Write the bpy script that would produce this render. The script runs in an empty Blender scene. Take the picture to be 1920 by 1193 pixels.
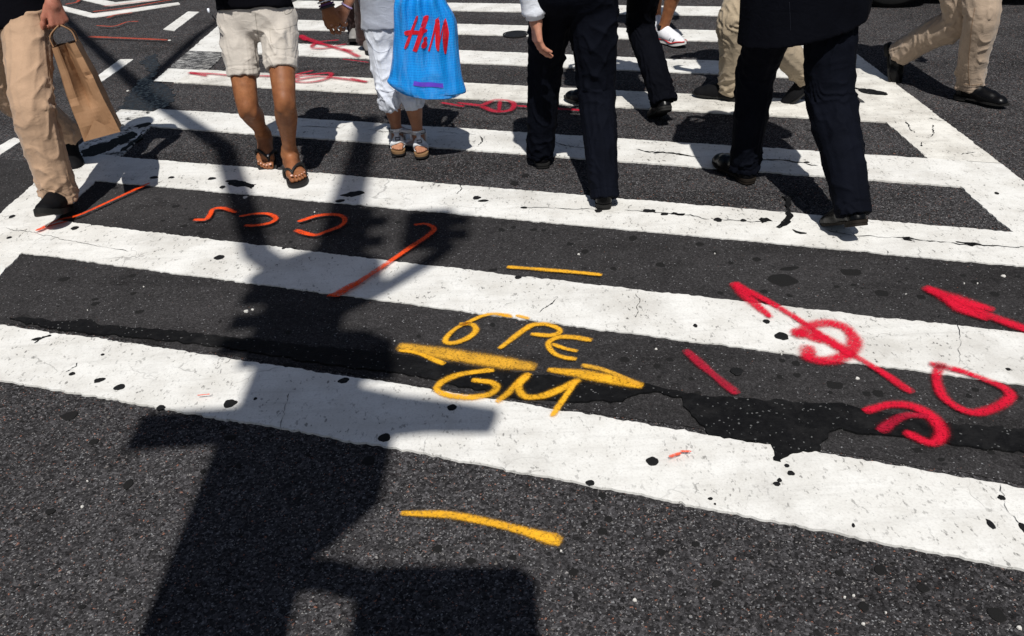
import bpy, math, random
import numpy as np
from mathutils import Matrix, Vector

random.seed(7)
RNG = np.random.default_rng(7)
SC = bpy.context.scene
COL = SC.collection

# ------------------------------------------------------------------ camera, sky, sun, exposure
CAM_H = 1.65
PITCH = math.radians(32.06)
ROLL = math.radians(3.38)
FOCAL = 1600.0                       # focal length in pixels of a 1920 px wide picture
SUN_EL = math.radians(57)

cam_d = bpy.data.cameras.new('camera')
cam = bpy.data.objects.new('camera', cam_d)
COL.objects.link(cam)
SC.camera = cam
cam_d.sensor_width = 36.0
cam_d.lens = 36.0 * FOCAL / 1920.0
cam_d.clip_start = 0.05
cam_d.clip_end = 600
_f = np.array([0, math.cos(PITCH), -math.sin(PITCH)])
_r0 = np.array([1.0, 0, 0])
_d0 = np.cross(_f, _r0)
C_R = math.cos(ROLL) * _r0 + math.sin(ROLL) * _d0
C_D = -math.sin(ROLL) * _r0 + math.cos(ROLL) * _d0
C_F = _f
C_O = np.array([0, 0, CAM_H])
m = Matrix(((C_R[0], -C_D[0], -C_F[0], 0), (C_R[1], -C_D[1], -C_F[1], 0),
            (C_R[2], -C_D[2], -C_F[2], CAM_H), (0, 0, 0, 1)))
cam.matrix_world = m

world = bpy.data.worlds.new('World')
SC.world = world
world.use_nodes = True
wn = world.node_tree
sky = wn.nodes.new('ShaderNodeTexSky')
sky.sky_type = 'NISHITA'
sky.sun_disc = False
sky.sun_elevation = SUN_EL
sky.sun_rotation = math.pi
sky.air_density = 1.0
sky.dust_density = 1.4
bg = wn.nodes['Background']
bg.inputs['Strength'].default_value = 0.05
wn.links.new(sky.outputs[0], bg.inputs['Color'])

sun_d = bpy.data.lights.new('sun', 'SUN')
sun_d.energy = 4.8
sun_d.angle = math.radians(0.53)
sun_d.color = (1.0, 0.975, 0.925)
sun = bpy.data.objects.new('sun', sun_d)
sun.rotation_euler = (math.pi / 2 - SUN_EL, 0, 0)
sun.location = (0, -10, 12)
COL.objects.link(sun)

SC.view_settings.view_transform = 'Standard'
SC.view_settings.look = 'None'
SC.view_settings.exposure = 0.0
SC.view_settings.gamma = 1.0
SC.view_settings.use_curve_mapping = False
SC.cycles.max_bounces = 8
SC.cycles.transparent_max_bounces = 12

# ------------------------------------------------------------------ plan helpers: where a traced point stands
def ray(x, y):
    return (x - 960) / FOCAL * C_R + (y - 596.5) / FOCAL * C_D + C_F

def gp(x, y, z=0.0):
    """point of the street (height z) behind picture position x, y"""
    d = ray(x, y)
    return C_O + d * ((z - CAM_H) / d[2])

def at(x, y, Y):
    """point at distance Y from the camera's wall plane"""
    d = ray(x, y)
    return C_O + d * (Y / d[1])

def proj(p):
    v = np.asarray(p, float) - C_O
    w = v @ C_F
    return np.array([960 + FOCAL * (v @ C_R) / w, 596.5 + FOCAL * (v @ C_D) / w])

def nrm(v):
    v = np.asarray(v, float)
    return v / (np.linalg.norm(v) + 1e-12)

# ------------------------------------------------------------------ noise
def _hash(i, j, k, s):
    h = (i.astype(np.int64) * 374761393 + j.astype(np.int64) * 668265263 + k.astype(np.int64) * 2147483647 + s * 974711) & 0xFFFFFFFF
    h = ((h ^ (h >> 13)) * 1274126177) & 0xFFFFFFFF
    h = ((h ^ (h >> 16)) * 2246822519) & 0xFFFFFFFF
    return ((h ^ (h >> 15)) & 0xFFFFFF) / float(0xFFFFFF) * 2 - 1

def vnoise(P, s=0):
    P = np.asarray(P, float)
    I = np.floor(P).astype(np.int64)
    f = P - I
    u = f * f * f * (f * (f * 6 - 15) + 10)
    r = 0
    for a in (0, 1):
        for b in (0, 1):
            for c in (0, 1):
                w = (u[:, 0] if a else 1 - u[:, 0]) * (u[:, 1] if b else 1 - u[:, 1]) * (u[:, 2] if c else 1 - u[:, 2])
                r = r + w * _hash(I[:, 0] + a, I[:, 1] + b, I[:, 2] + c, s)
    return r

def noise1(x, s=0):
    x = np.asarray(x, float)
    return vnoise(np.stack([x, x * 0 + 0.37, x * 0 + 0.11], 1), s)

def sstep(a, b, x):
    t = np.clip((x - a) / (b - a), 0, 1)
    return t * t * (3 - 2 * t)

# ------------------------------------------------------------------ object helpers
def mesh_from(V, F, name):
    me = bpy.data.meshes.new(name)
    V = np.asarray(V, float)
    me.from_pydata([tuple(v) for v in V], [], [tuple(int(i) for i in f) for f in F])
    me.update()
    return me

def mesh_fast(V, Q, name):
    """all-quad or all-triangle mesh from arrays"""
    me = bpy.data.meshes.new(name)
    n = Q.shape[1]
    me.vertices.add(len(V))
    me.vertices.foreach_set('co', np.asarray(V, np.float32).ravel())
    me.loops.add(Q.size)
    me.loops.foreach_set('vertex_index', Q.astype(np.int32).ravel())
    me.polygons.add(len(Q))
    me.polygons.foreach_set('loop_start', np.arange(0, Q.size, n, dtype=np.int32))
    me.polygons.foreach_set('loop_total', np.full(len(Q), n, np.int32))
    me.update(calc_edges=True)
    return me

def add(name, me, mat=None, parent=None, smooth=False, loc=None):
    o = bpy.data.objects.new(name, me)
    COL.objects.link(o)
    if mat is not None and me is not None and len(me.materials) == 0:
        me.materials.append(mat)
    if smooth and me is not None:
        me.polygons.foreach_set('use_smooth', np.ones(len(me.polygons), bool))
    if loc is not None:
        o.location = loc
    if parent is not None:
        o.parent = parent
    return o

def tag(o, label=None, cat=None, group=None, kind=None):
    if label: o['label'] = label
    if cat: o['category'] = cat
    if group: o['group'] = group
    if kind: o['kind'] = kind
    return o

def shift(V, base):
    return np.asarray(V, float) - np.asarray(base, float)

def catmull(P, n=8):
    P = np.asarray(P, float)
    if len(P) < 3:
        t = np.linspace(0, 1, n + 1)[:, None]
        return P[0] * (1 - t) + P[-1] * t
    Q = np.vstack([2 * P[0] - P[1], P, 2 * P[-1] - P[-2]])
    out = []
    for i in range(1, len(Q) - 2):
        for k in range(n):
            t = k / n
            a, b, c, d = Q[i - 1], Q[i], Q[i + 1], Q[i + 2]
            out.append(.5 * ((2 * b) + (c - a) * t + (2 * a - 5 * b + 4 * c - d) * t * t + (3 * b - a - 3 * c + d) * t ** 3))
    out.append(P[-1])
    return np.array(out)

def tube(path, r, n=8, cap=True):
    """V, F of a tube along a path; r a number or a list"""
    path = np.asarray(path, float)
    m_ = len(path)
    r = np.full(m_, r) if np.isscalar(r) else np.interp(np.linspace(0, 1, m_), np.linspace(0, 1, len(r)), r)
    V, F = [], []
    up = np.array([0.12, 0.31, 0.94])
    for i in range(m_):
        t = nrm(path[min(i + 1, m_ - 1)] - path[max(i - 1, 0)])
        s = nrm(np.cross(t, up)); u = np.cross(s, t)
        for k in range(n):
            a = 2 * math.pi * k / n
            V.append(path[i] + r[i] * (math.cos(a) * s + math.sin(a) * u))
    for i in range(m_ - 1):
        for k in range(n):
            F.append((i * n + k, i * n + (k + 1) % n, (i + 1) * n + (k + 1) % n, (i + 1) * n + k))
    if cap:
        F.append(tuple(range(n - 1, -1, -1))); F.append(tuple((m_ - 1) * n + k for k in range(n)))
    return np.array(V), F

def join(parts):
    V, F, o = [], [], 0
    for v, f in parts:
        V.append(np.asarray(v, float)); F += [tuple(i + o for i in q) for q in f]; o += len(v)
    return np.vstack(V), F

def boxm(c, s, R=None):
    c = np.asarray(c, float); s = np.asarray(s, float) / 2
    V = np.array([(x, y, z) for x in (-1, 1) for y in (-1, 1) for z in (-1, 1)], float) * s
    if R is not None: V = V @ np.asarray(R).T
    F = [(0, 1, 3, 2), (4, 6, 7, 5), (0, 4, 5, 1), (2, 3, 7, 6), (0, 2, 6, 4), (1, 5, 7, 3)]
    return V + c, F

def bevel(o, w=0.006, seg=2):
    b = o.modifiers.new('bevel', 'BEVEL'); b.width = w; b.segments = seg; b.limit_method = 'ANGLE'
    return o

# ------------------------------------------------------------------ materials
def newmat(name):
    m_ = bpy.data.materials.new(name)
    m_.use_nodes = True
    nt = m_.node_tree
    return m_, nt, nt.nodes['Principled BSDF']

class N:
    """short-hand for node trees"""
    def __init__(s, nt): s.nt = nt
    def n(s, t, **k):
        x = s.nt.nodes.new(t)
        for a, b in k.items(): setattr(x, a, b)
        return x
    def link(s, a, b): s.nt.links.new(a, b)
    def coords(s, kind='Object'): return s.n('ShaderNodeTexCoord').outputs[kind]
    def pos(s): return s.n('ShaderNodeNewGeometry').outputs['Position']
    def noise(s, vec, scale, detail=4, rough=.55, out='Fac', dist=0):
        x = s.n('ShaderNodeTexNoise'); x.inputs['Scale'].default_value = scale; x.inputs['Detail'].default_value = detail
        x.inputs['Roughness'].default_value = rough; x.inputs['Distortion'].default_value = dist
        s.link(vec, x.inputs['Vector']); return x.outputs[out]
    def vor(s, vec, scale, feature='F1', out='Distance', rnd=1.0):
        x = s.n('ShaderNodeTexVoronoi', feature=feature); x.inputs['Scale'].default_value = scale
        x.inputs['Randomness'].default_value = rnd
        s.link(vec, x.inputs['Vector']); return x.outputs[out]
    def ramp(s, fac, stops, interp='LINEAR'):
        x = s.n('ShaderNodeValToRGB'); x.color_ramp.interpolation = interp
        e = x.color_ramp.elements
        while len(e) < len(stops): e.new(.5)
        for q, (p, c) in zip(e, stops):
            q.position = p; q.color = (c, c, c, 1) if np.isscalar(c) else (*c, 1)
        s.link(fac, x.inputs['Fac']); return x.outputs['Color']
    def mix(s, f, a, b, mode='MIX'):
        x = s.n('ShaderNodeMix', data_type='RGBA', blend_type=mode)
        for v, i in ((f, 'Factor'), (a, 'A'), (b, 'B')):
            sock = [q for q in x.inputs if q.name == i and (q.type == ('VALUE' if i == 'Factor' else 'RGBA'))][0]
            if hasattr(v, 'is_output'): s.link(v, sock)
            elif i == 'Factor': sock.default_value = v
            else: sock.default_value = (*v, 1) if len(v) == 3 else v
        return [q for q in x.outputs if q.type == 'RGBA'][0]
    def math(s, op, a, b=None, c=None):
        x = s.n('ShaderNodeMath', operation=op)
        for i, v in enumerate((a, b, c)):
            if v is None: continue
            if hasattr(v, 'is_output'): s.link(v, x.inputs[i])
            else: x.inputs[i].default_value = v
        return x.outputs[0]
    def mapping(s, vec, scale=(1, 1, 1), rot=(0, 0, 0), loc=(0, 0, 0)):
        x = s.n('ShaderNodeMapping'); x.inputs['Scale'].default_value = scale; x.inputs['Rotation'].default_value = rot
        x.inputs['Location'].default_value = loc
        s.link(vec, x.inputs['Vector']); return x.outputs[0]
    def bump(s, h, strength, dist, normal=None):
        x = s.n('ShaderNodeBump'); x.inputs['Strength'].default_value = strength; x.inputs['Distance'].default_value = dist
        s.link(h, x.inputs['Height'])
        if normal is not None: s.link(normal, x.inputs['Normal'])
        return x.outputs[0]

def asphalt(name, tone, coarse, stone, tint=(1.0, .95, .965)):
    """road surface: bitumen with chips of stone; coarse 0..1, stone = share of pale chips"""
    m_, nt, b = newmat(name); k = N(nt); p = k.pos()
    big = k.noise(p, 1.3, 4)
    mid = k.noise(p, 9, 5, .65)
    base = k.mix(k.ramp(big, [(.3, 0), (.7, 1)]), [tone * .78 * t for t in tint], [tone * 1.2 * t for t in tint])
    base = k.mix(k.ramp(mid, [(.35, 0), (.75, 1)]), base, [tone * 1.25 * t for t in tint])
    # worn wheel paths, stains and patchy binder
    worn = k.noise(k.mapping(p, (.55, 2.2, 1), (0, 0, .35)), 1.1, 5, .6)
    base = k.mix(k.ramp(worn, [(.38, .55), (.5, 0)]), base, [tone * .55 * t for t in tint])
    base = k.mix(k.ramp(worn, [(.56, 0), (.72, .5)]), base, [tone * 1.5 * t for t in tint])
    stain = k.noise(p, 3.3, 5, .62)
    base = k.mix(k.ramp(stain, [(.60, 0), (.70, .6)]), base, [tone * .42 * t for t in tint])
    pw = k.noise(p, 85, 3, out='Color')
    pv = k.n('ShaderNodeVectorMath', operation='MULTIPLY_ADD')
    k.link(pw, pv.inputs[0]); pv.inputs[1].default_value = (.022, .022, .022); k.link(p, pv.inputs[2])
    pv = pv.outputs[0]
    sc = 165 if coarse > .5 else 230
    d1 = k.vor(pv, sc, 'F1', 'Distance'); c1 = k.vor(pv, sc, 'F1', 'Color')
    sep = k.n('ShaderNodeSeparateColor'); k.link(c1, sep.inputs[0])
    # every chip its own shade of grey; some pale, a few rust coloured
    shade = k.ramp(sep.outputs[0], [(0, .22), (.45, .72), (.75, 1.2), (1, 2.3)])
    base2 = k.mix(1.0, base, shade, 'MULTIPLY')
    base = k.mix(.45 + .45 * coarse, base, base2)
    core = k.ramp(d1, [(.16, 1), (.42, 0)])
    pale = k.math('MULTIPLY', k.ramp(sep.outputs[1], [(1 - stone, 0), (min(1, 1 - stone + .05), 1)]), core)
    base = k.mix(pale, base, (.30, .285, .275))
    rust = k.math('MULTIPLY', k.ramp(sep.outputs[2], [(1 - stone * .30, 0), (1 - stone * .30 + .01, 1)]), core)
    base = k.mix(rust, base, (.30, .13, .085))
    # larger stones, thinly spread, each with its own tone
    if coarse > .5:
        d3 = k.vor(pv, 62, 'F1', 'Distance'); c3 = k.vor(pv, 62, 'F1', 'Color'); s3 = k.n('ShaderNodeSeparateColor'); k.link(c3, s3.inputs[0])
        big_ = k.math('MULTIPLY', k.ramp(s3.outputs[1], [(.80, 0), (.84, 1)]), k.ramp(d3, [(.14, 1), (.30, 0)]))
        base = k.mix(k.math('MULTIPLY', big_, .75), base, k.ramp(s3.outputs[0], [(0, (.014, .013, .014)), (.45, (.05, .046, .045)), (.75, (.15, .135, .125)), (.92, (.26, .24, .22)), (1, (.28, .13, .09))]))
    # glints of tiny white grit
    d2 = k.vor(p, 260, 'F1', 'Color'); s2 = k.n('ShaderNodeSeparateColor'); k.link(d2, s2.inputs[0])
    base = k.mix(k.ramp(s2.outputs[0], [(.994 - .022 * coarse, 0), (.998 - .010 * coarse, 1)]), base, (.20, .20, .205))
    # dark oily freckles
    fr = k.noise(p, 22, 3, .5)
    base = k.mix(k.ramp(fr, [(.64, 0), (.72, .55)]), base, (.012, .012, .013))
    k.link(base, b.inputs['Base Color'])
    b.inputs['Roughness'].default_value = .95
    b.inputs['Specular IOR Level'].default_value = .02
    hgt = k.mix(.5, k.ramp(d1, [(.0, 1), (.7, 0)]), k.noise(p, 340, 2))
    k.link(k.bump(hgt, .55 + .35 * coarse, .003 if coarse > .5 else .0016), b.inputs['Normal'])
    return m_

def road_paint(name, wear, dirt=1.0, col=(.74, .73, .70), streak=0.0):
    """thermoplastic road marking, worn through to the bitumen in places"""
    m_, nt, b = newmat(name); k = N(nt); p = k.pos()
    cloud = k.noise(p, 5.5, 6, .62)
    fine = k.noise(p, 130, 3, .6)
    spk = k.noise(k.mapping(p, (1, .55, 1), (0, 0, .5)), 75, 4, .62)
    c = k.mix(k.ramp(cloud, [(.38, 0), (.72, .62 * dirt)]), col, (.48, .455, .41))
    c = k.mix(k.ramp(fine, [(.48, 0), (.75, .38)]), c, (.40, .38, .35))
    c = k.mix(k.ramp(k.noise(p, 17, 5, .7), [(.60, 0), (.82, .5 * dirt)]), c, (.36, .34, .31))
    # rubber dragged along the traffic direction, scuffs and greyed patches
    tyre = k.noise(k.mapping(p, (.8, 9, 1), (0, 0, .345)), 3.2, 6, .65)
    c = k.mix(k.ramp(tyre, [(.52, 0), (.74, .26 * dirt)]), c, (.30, .285, .265))
    scuff = k.noise(p, 2.1, 7, .68)
    c = k.mix(k.ramp(scuff, [(.52, 0), (.68, .45 * dirt)]), c, (.40, .38, .35))
    # rubbed dirt in pin-holes
    pin = k.ramp(spk, [(.595, 0), (.65, 1)])
    pin = k.math('MULTIPLY', pin, k.ramp(cloud, [(.40, .12), (.65, 1)]))
    c = k.mix(k.math('MULTIPLY', pin, .85), c, (.06, .056, .053))
    ck = k.vor(k.mapping(p, (1, 1, 0)), 3.1, 'DISTANCE_TO_EDGE', 'Distance')
    warp = k.noise(p, 6, 3, out='Color')
    va = k.n('ShaderNodeVectorMath', operation='MULTIPLY_ADD'); k.link(warp, va.inputs[0]); va.inputs[1].default_value = (.25, .25, 0); k.link(p, va.inputs[2])
    ck = k.vor(va.outputs[0], 3.4, 'DISTANCE_TO_EDGE', 'Distance')
    crack = k.math('MULTIPLY', k.ramp(ck, [(.003, 1), (.009, 0)]), k.ramp(k.noise(p, 2.6, 3), [(.53, 0), (.62, 1)]))
    c = k.mix(k.math('MULTIPLY', crack, .45), c, (.09, .085, .08))
    if wear > 0:
        w1 = k.noise(k.mapping(p, (1, 1 + 7 * streak, 1), (0, 0, -.35)), 11 if not streak else 13, 8, .78)
        t = .78 - .36 * wear
        c = k.mix(k.ramp(w1, [(t, 0), (t + .06, 1)]), c, (.028, .027, .028))
    k.link(c, b.inputs['Base Color'])
    b.inputs['Roughness'].default_value = .72
    b.inputs['Specular IOR Level'].default_value = .3
    k.link(k.bump(k.mix(.5, fine, spk), .5, .0018), b.inputs['Normal'])
    return m_

def spray(name, col, dens=1.0, soft=.9):
    """aerosol paint: thins out towards the ribbon's edge and lets the grit through"""
    m_, nt, b = newmat(name); k = N(nt); p = k.pos()
    uv = k.n('ShaderNodeUVMap').outputs[0]
    sx = k.n('ShaderNodeSeparateXYZ'); k.link(uv, sx.inputs[0])
    e = k.math('ABSOLUTE', sx.outputs[1])
    gr = k.noise(p, 170, 3, .7)
    wv = k.noise(p, 26, 3)
    grit = k.noise(p, 330, 2, .8)
    e2 = k.math('ADD', e, k.math('MULTIPLY', k.math('SUBTRACT', gr, .5), .42))
    e2 = k.math('ADD', e2, k.math('MULTIPLY', k.math('SUBTRACT', wv, .5), .14))
    a = k.n('ShaderNodeMapRange', interpolation_type='SMOOTHSTEP')
    a.inputs['From Min'].default_value = .50 - soft * .30; a.inputs['From Max'].default_value = .50 + soft * .22
    a.inputs['To Min'].default_value = dens; a.inputs['To Max'].default_value = 0.0
    k.link(e2, a.inputs['Value'])
    thin = k.ramp(k.noise(p, 9, 3), [(.3, .72), (.6, 1)])
    core = k.math('MULTIPLY', k.math('MULTIPLY', a.outputs[0], thin), k.ramp(k.noise(p, 110, 4, .75), [(.32, .25), (.50, 1)]))
    # mist of stray droplets outside the core
    mist = k.math('MULTIPLY', k.math('POWER', k.math('SUBTRACT', 1.0, k.math('MINIMUM', e, 1.0)), 1.6), k.ramp(grit, [(.50, 0), (.66, .8)]))
    al = k.math('MAXIMUM', core, k.math('MULTIPLY', mist, .9 * dens * min(1.0, soft + .15)))
    c = k.mix(k.ramp(gr, [(.4, 0), (.75, .35)]), col, [q * .55 for q in col])
    k.link(c, b.inputs['Base Color']); b.inputs['Roughness'].default_value = .75
    b.inputs['Specular IOR Level'].default_value = .2
    k.link(al, b.inputs['Alpha'])
    k.link(k.bump(gr, .5, .002), b.inputs['Normal'])
    return m_

def cloth(name, col, var=.18, weave=900, rough=.9, bump=.25, sheen=.12, twill=False, col2=None):
    m_, nt, b = newmat(name); k = N(nt); p = k.coords()
    v = k.noise(p, 7, 5, .6)
    c = k.mix(k.ramp(v, [(.3, 0), (.7, 1)]), [q * (1 - var) for q in col], [min(1, q * (1 + var)) for q in (col2 or col)])
    th = k.noise(k.mapping(p, (1, 1, .25)), weave * .5, 2, .7)
    c = k.mix(k.ramp(th, [(.35, 0), (.7, .30)]), c, [q * .72 for q in col])
    k.link(c, b.inputs['Base Color'])
    b.inputs['Roughness'].default_value = rough
    b.inputs['Specular IOR Level'].default_value = .10 if max(col) > .05 else .04
    b.inputs['Sheen Weight'].default_value = sheen
    b.inputs['Sheen Roughness'].default_value = .5
    h = k.mix(.45, k.noise(p, 130, 3, .6), th)
    # small pressed-in creases
    rd = k.math('ABSOLUTE', k.math('SUBTRACT', k.noise(k.mapping(p, (1, 1, 1.5), (.4, .5, .2)), 17, 3, .5, dist=.6), .5))
    cr = k.bump(k.ramp(rd, [(0, 1), (.14, 0)]), .16, .006)
    k.link(k.bump(h, bump, .0025, cr), b.inputs['Normal'])
    return m_

def skin(name, col, deep):
    m_, nt, b = newmat(name); k = N(nt); p = k.coords()
    c = k.mix(k.ramp(k.noise(p, 24, 5, .6), [(.3, 0), (.72, 1)]), col, deep)
    c = k.mix(k.ramp(k.noise(p, 9, 4, .6), [(.42, 0), (.7, .5)]), c, [deep[0] * .85, deep[1] * .72, deep[2] * .75])
    c = k.mix(k.ramp(k.noise(p, 260, 3), [(.45, 0), (.75, .35)]), c, [q * .7 for q in deep])
    k.link(c, b.inputs['Base Color'])
    b.inputs['Roughness'].default_value = .55
    b.inputs['Specular IOR Level'].default_value = .3
    b.inputs['Subsurface Weight'].default_value = .12
    b.inputs['Subsurface Radius'].default_value = (.012, .005, .003)
    b.inputs['Subsurface Scale'].default_value = .5
    k.link(k.bump(k.noise(p, 420, 3), .18, .0015), b.inputs['Normal'])
    return m_

def plain(name, col, rough=.5, metal=0.0, spec=.5, bump=0, coat=0):
    m_, nt, b = newmat(name); k = N(nt); p = k.coords()
    c = k.mix(k.ramp(k.noise(p, 14, 4), [(.35, 0), (.7, 1)]), [q * .85 for q in col], [min(1, q * 1.12) for q in col])
    k.link(c, b.inputs['Base Color'])
    k.link(k.ramp(k.noise(p, 40, 4), [(.3, max(0, rough - .08)), (.7, min(1, rough + .1))]), b.inputs['Roughness'])
    b.inputs['Metallic'].default_value = metal
    b.inputs['Specular IOR Level'].default_value = spec
    b.inputs['Coat Weight'].default_value = coat
    if bump: k.link(k.bump(k.noise(p, 160, 4), bump, .002), b.inputs['Normal'])
    return m_

M_ROAD = asphalt('asphalt_coarse', .043, 1.0, .17, (1.0, .955, .995))
M_TRENCH = asphalt('asphalt_fine', .035, .2, .008, (1.0, .95, .975))
M_PAINT = road_paint('crossing_paint', .12)
M_PAINT_D = road_paint('crossing_paint_dirty', .30, 1.6, (.74, .72, .67), streak=.6)
M_PAINT_W = road_paint('crossing_paint_worn', .72, 1.5, (.72, .71, .69))
M_PAINT_S = road_paint('crossing_paint_scraped', 1.0, 1.2, (.75, .74, .72), streak=1.0)
M_LANE = road_paint('lane_paint', .15, 1.1)
M_YEL = spray('spray_yellow', (.88, .44, .022))
M_YELT = spray('spray_yellow_thin', (.82, .42, .035), .86, .9)
M_RED = spray('spray_red', (.66, .006, .032), 1.0, 1.1)
M_REDT = spray('spray_red_thin', (.48, .008, .035), .8, .85)
M_ORG = spray('spray_orange', (.86, .075, .008), 1.0, .75)
M_ORGT = spray('spray_orange_faded', (.50, .07, .03), .75, .6)

def tar_mat():
    m_, nt, b = newmat('tar'); k = N(nt); p = k.pos()
    c = k.mix(k.ramp(k.noise(p, 40, 5, .7), [(.4, 0), (.75, 1)]), (.0045, .0045, .005), (.010, .010, .0105))
    d2 = k.vor(p, 210, 'F1', 'Color'); s2 = k.n('ShaderNodeSeparateColor'); k.link(d2, s2.inputs[0])
    c = k.mix(k.ramp(s2.outputs[0], [(.984, 0), (.992, 1)]), c, (.11, .11, .11))
    c = k.mix(k.ramp(k.noise(p, 5, 5, .65), [(.5, 0), (.75, .6)]), c, (.024, .023, .023))
    k.link(c, b.inputs['Base Color']); b.inputs['Roughness'].default_value = .7
    b.inputs['Specular IOR Level'].default_value = .10
    k.link(k.bump(k.noise(p, 150, 3), .6, .003), b.inputs['Normal'])
    return m_
M_TAR = tar_mat()
M_GUM = plain('gum_black', (.009, .009, .0095), .75, spec=.2, bump=.5)
M_GUM2 = plain('gum_grey', (.013, .0125, .0125), .85, spec=.15, bump=.6)
M_GRIT = plain('grit_white', (.62, .60, .56), .8, spec=.2)

# ------------------------------------------------------------------ the street
ROAD_N = 2
me = mesh_from([(-90, -60, 0), (90, -60, 0), (90, 140, 0), (-90, 140, 0)], [(0, 1, 2, 3)], 'road')
road = add('road', me, M_ROAD)
tag(road, kind='structure')
road['label'] = 'dark asphalt street with painted pedestrian crossing'

# measured edges of the crossing's bars (picture positions), straightened on the ground
H_EDGE = {
 '1l': [(0, 716), (225, 756), (480, 797), (730, 842), (960, 883.5), (1120, 916.5), (1440, 978.5), (1665, 1023), (1920, 1073)],
 '1u': [(0, 610.5), (275, 657), (480, 682), (755, 725), (960, 756), (1185, 795), (1320, 817), (1565, 860), (1756, 893.7), (1920, 918.5)],
 '2u': [(147, 420.5), (300, 442), (480, 461), (730, 492), (960, 518), (1185, 545.5), (1440, 575.3), (1625, 596), (1790, 616), (1920, 627)],
 '2l': [(42, 477), (250, 505.5), (480, 534), (730, 567), (900, 590), (960, 599), (1160, 626), (1440, 664), (1640, 691), (1920, 722)],
 '3u': [(300, 304), (480, 317), (580, 324), (730, 338), (960, 358.5), (1160, 375.5), (1440, 399), (1620, 415.5), (1895, 437)],
 '3l': [(205, 343), (282, 352), (480, 368), (730, 390), (960, 412), (1185, 435.5), (1440, 460), (1690, 483), (1920, 500.5)],
 '4u': [(310, 210), (450, 214), (562, 224), (730, 232.5), (905, 246), (1040, 255.5), (1162, 262.5), (1360, 276), (1605, 291), (1742, 300)],
 '4l': [(290, 241), (480, 251), (642, 265), (895, 282.5), (960, 292), (1165, 307), (1322, 317), (1615, 338), (1802, 352)],
 '5u': [(310, 132), (580, 139), (705, 147.5), (870, 159), (960, 162), (1157, 174), (1270, 179), (1446, 186), (1619, 194)],
 '5l': [(437, 161), (550, 170), (705, 177), (960, 192), (1157, 206), (1370, 215.5), (1440, 219.5), (1600, 227.5), (1665, 230)],
 '6u': [(560, 85), (690, 87.5), (862, 95), (960, 102), (1067, 106), (1150, 109), (1247, 112.5), (1342, 115)],
 '6l': [(560, 106), (687, 110.5), (864, 120), (960, 124.5), (1065, 129), (1150, 132.5), (1337, 140)],
 '7u': [(562, 40), (672, 42), (855, 45), (955, 50), (1157, 55), (1345, 59)],
 '7l': [(562, 59), (672, 60), (860, 64), (940, 67.5), (1157, 75), (1345, 79.5)],
 '8u': [(565, 4.5), (662, 5), (840, 5), (960, 7), (1230, 14), (1343, 15)],
 '8l': [(565, 17.5), (660, 17.5), (850, 20), (960, 22.5), (1155, 27.5), (1343, 32)]}
BAR_A = math.radians(-19.8)
BU = np.array([math.cos(BAR_A), math.sin(BAR_A)]); BV = np.array([-math.sin(BAR_A), math.cos(BAR_A)])
SIDE_A = math.radians(-1.08)
SU = np.array([math.cos(SIDE_A), math.sin(SIDE_A)])
SIDES = {'Li': -1.332 * CAM_H, 'Lo': -1.528 * CAM_H, 'Ri': 1.205 * CAM_H, 'Ro': 1.386 * CAM_H}

edge_fit = {}
for k_, pts in H_EDGE.items():
    G = np.array([gp(*p)[:2] for p in pts])
    u, v = G @ BU, G @ BV
    edge_fit[k_] = np.polyfit(u, v, 2 if k_[0] in '123' else 1)

def side_u(side, coefs):
    """u where a bar edge meets a side line"""
    s = SIDES[side]
    us = np.linspace(-4.5, 4.5, 1801)
    P = us[:, None] * BU + np.polyval(coefs, us)[:, None] * BV
    return us[np.argmin(np.abs(P @ SU - s))]

def strip(lo, hi, z, name, mat, parent=road, seed=0, amp=.0045, skirt=True):
    """painted strip between two ground polylines, with the ragged edge of hot plastic"""
    lo, hi = np.asarray(lo, float), np.asarray(hi, float)
    n = len(lo)
    d = nrm2(hi - lo)
    s = np.arange(n)
    L = np.concatenate([[0], np.cumsum(np.linalg.norm(np.diff(lo, axis=0), axis=1))])
    ja = amp * (noise1(L * 55, seed) + .8 * noise1(L * 140, seed + 1) + 1.0 * noise1(L * 9, seed + 2))
    jb = amp * (noise1(L * 55, seed + 3) + .8 * noise1(L * 140, seed + 4) + 1.0 * noise1(L * 9, seed + 5))
    lo = lo + d * ja[:, None]; hi = hi + d * jb[:, None]
    rows = [lo, lo * .5 + hi * .5, hi]
    V = [np.column_stack([r, np.full(n, z)]) for r in rows]
    F = []
    if skirt:
        V = [np.column_stack([lo, np.full(n, .0005)])] + V + [np.column_stack([hi, np.full(n, .0005)])]
    V = np.vstack(V)
    R_ = len(V) // n
    for r in range(R_ - 1):
        a = r * n
        for i in range(n - 1):
            F.append((a + i, a + i + 1, a + n + i + 1, a + n + i))
    me = mesh_from(V, F, name)
    return add(name, me, mat, parent)

def nrm2(v):
    return v / (np.linalg.norm(v, axis=1)[:, None] + 1e-12)

# repaved trench along the crossing: from the tar seam to the crack in the third bar
tl = np.poly1d(edge_fit['1u']) + .022
th = (np.poly1d(edge_fit['3u']) + np.poly1d(edge_fit['3l'])) / 2
us = np.linspace(-7, 7, 400)
lo = us[:, None] * BU + np.polyval(tl, np.clip(us, -3, 3.2))[:, None] * BV
hi = us[:, None] * BU + np.polyval(th, np.clip(us, -3, 3.2))[:, None] * BV
strip(lo, hi, .003, 'asphalt_patch', M_TRENCH, seed=90, amp=.006, skirt=False)

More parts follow.
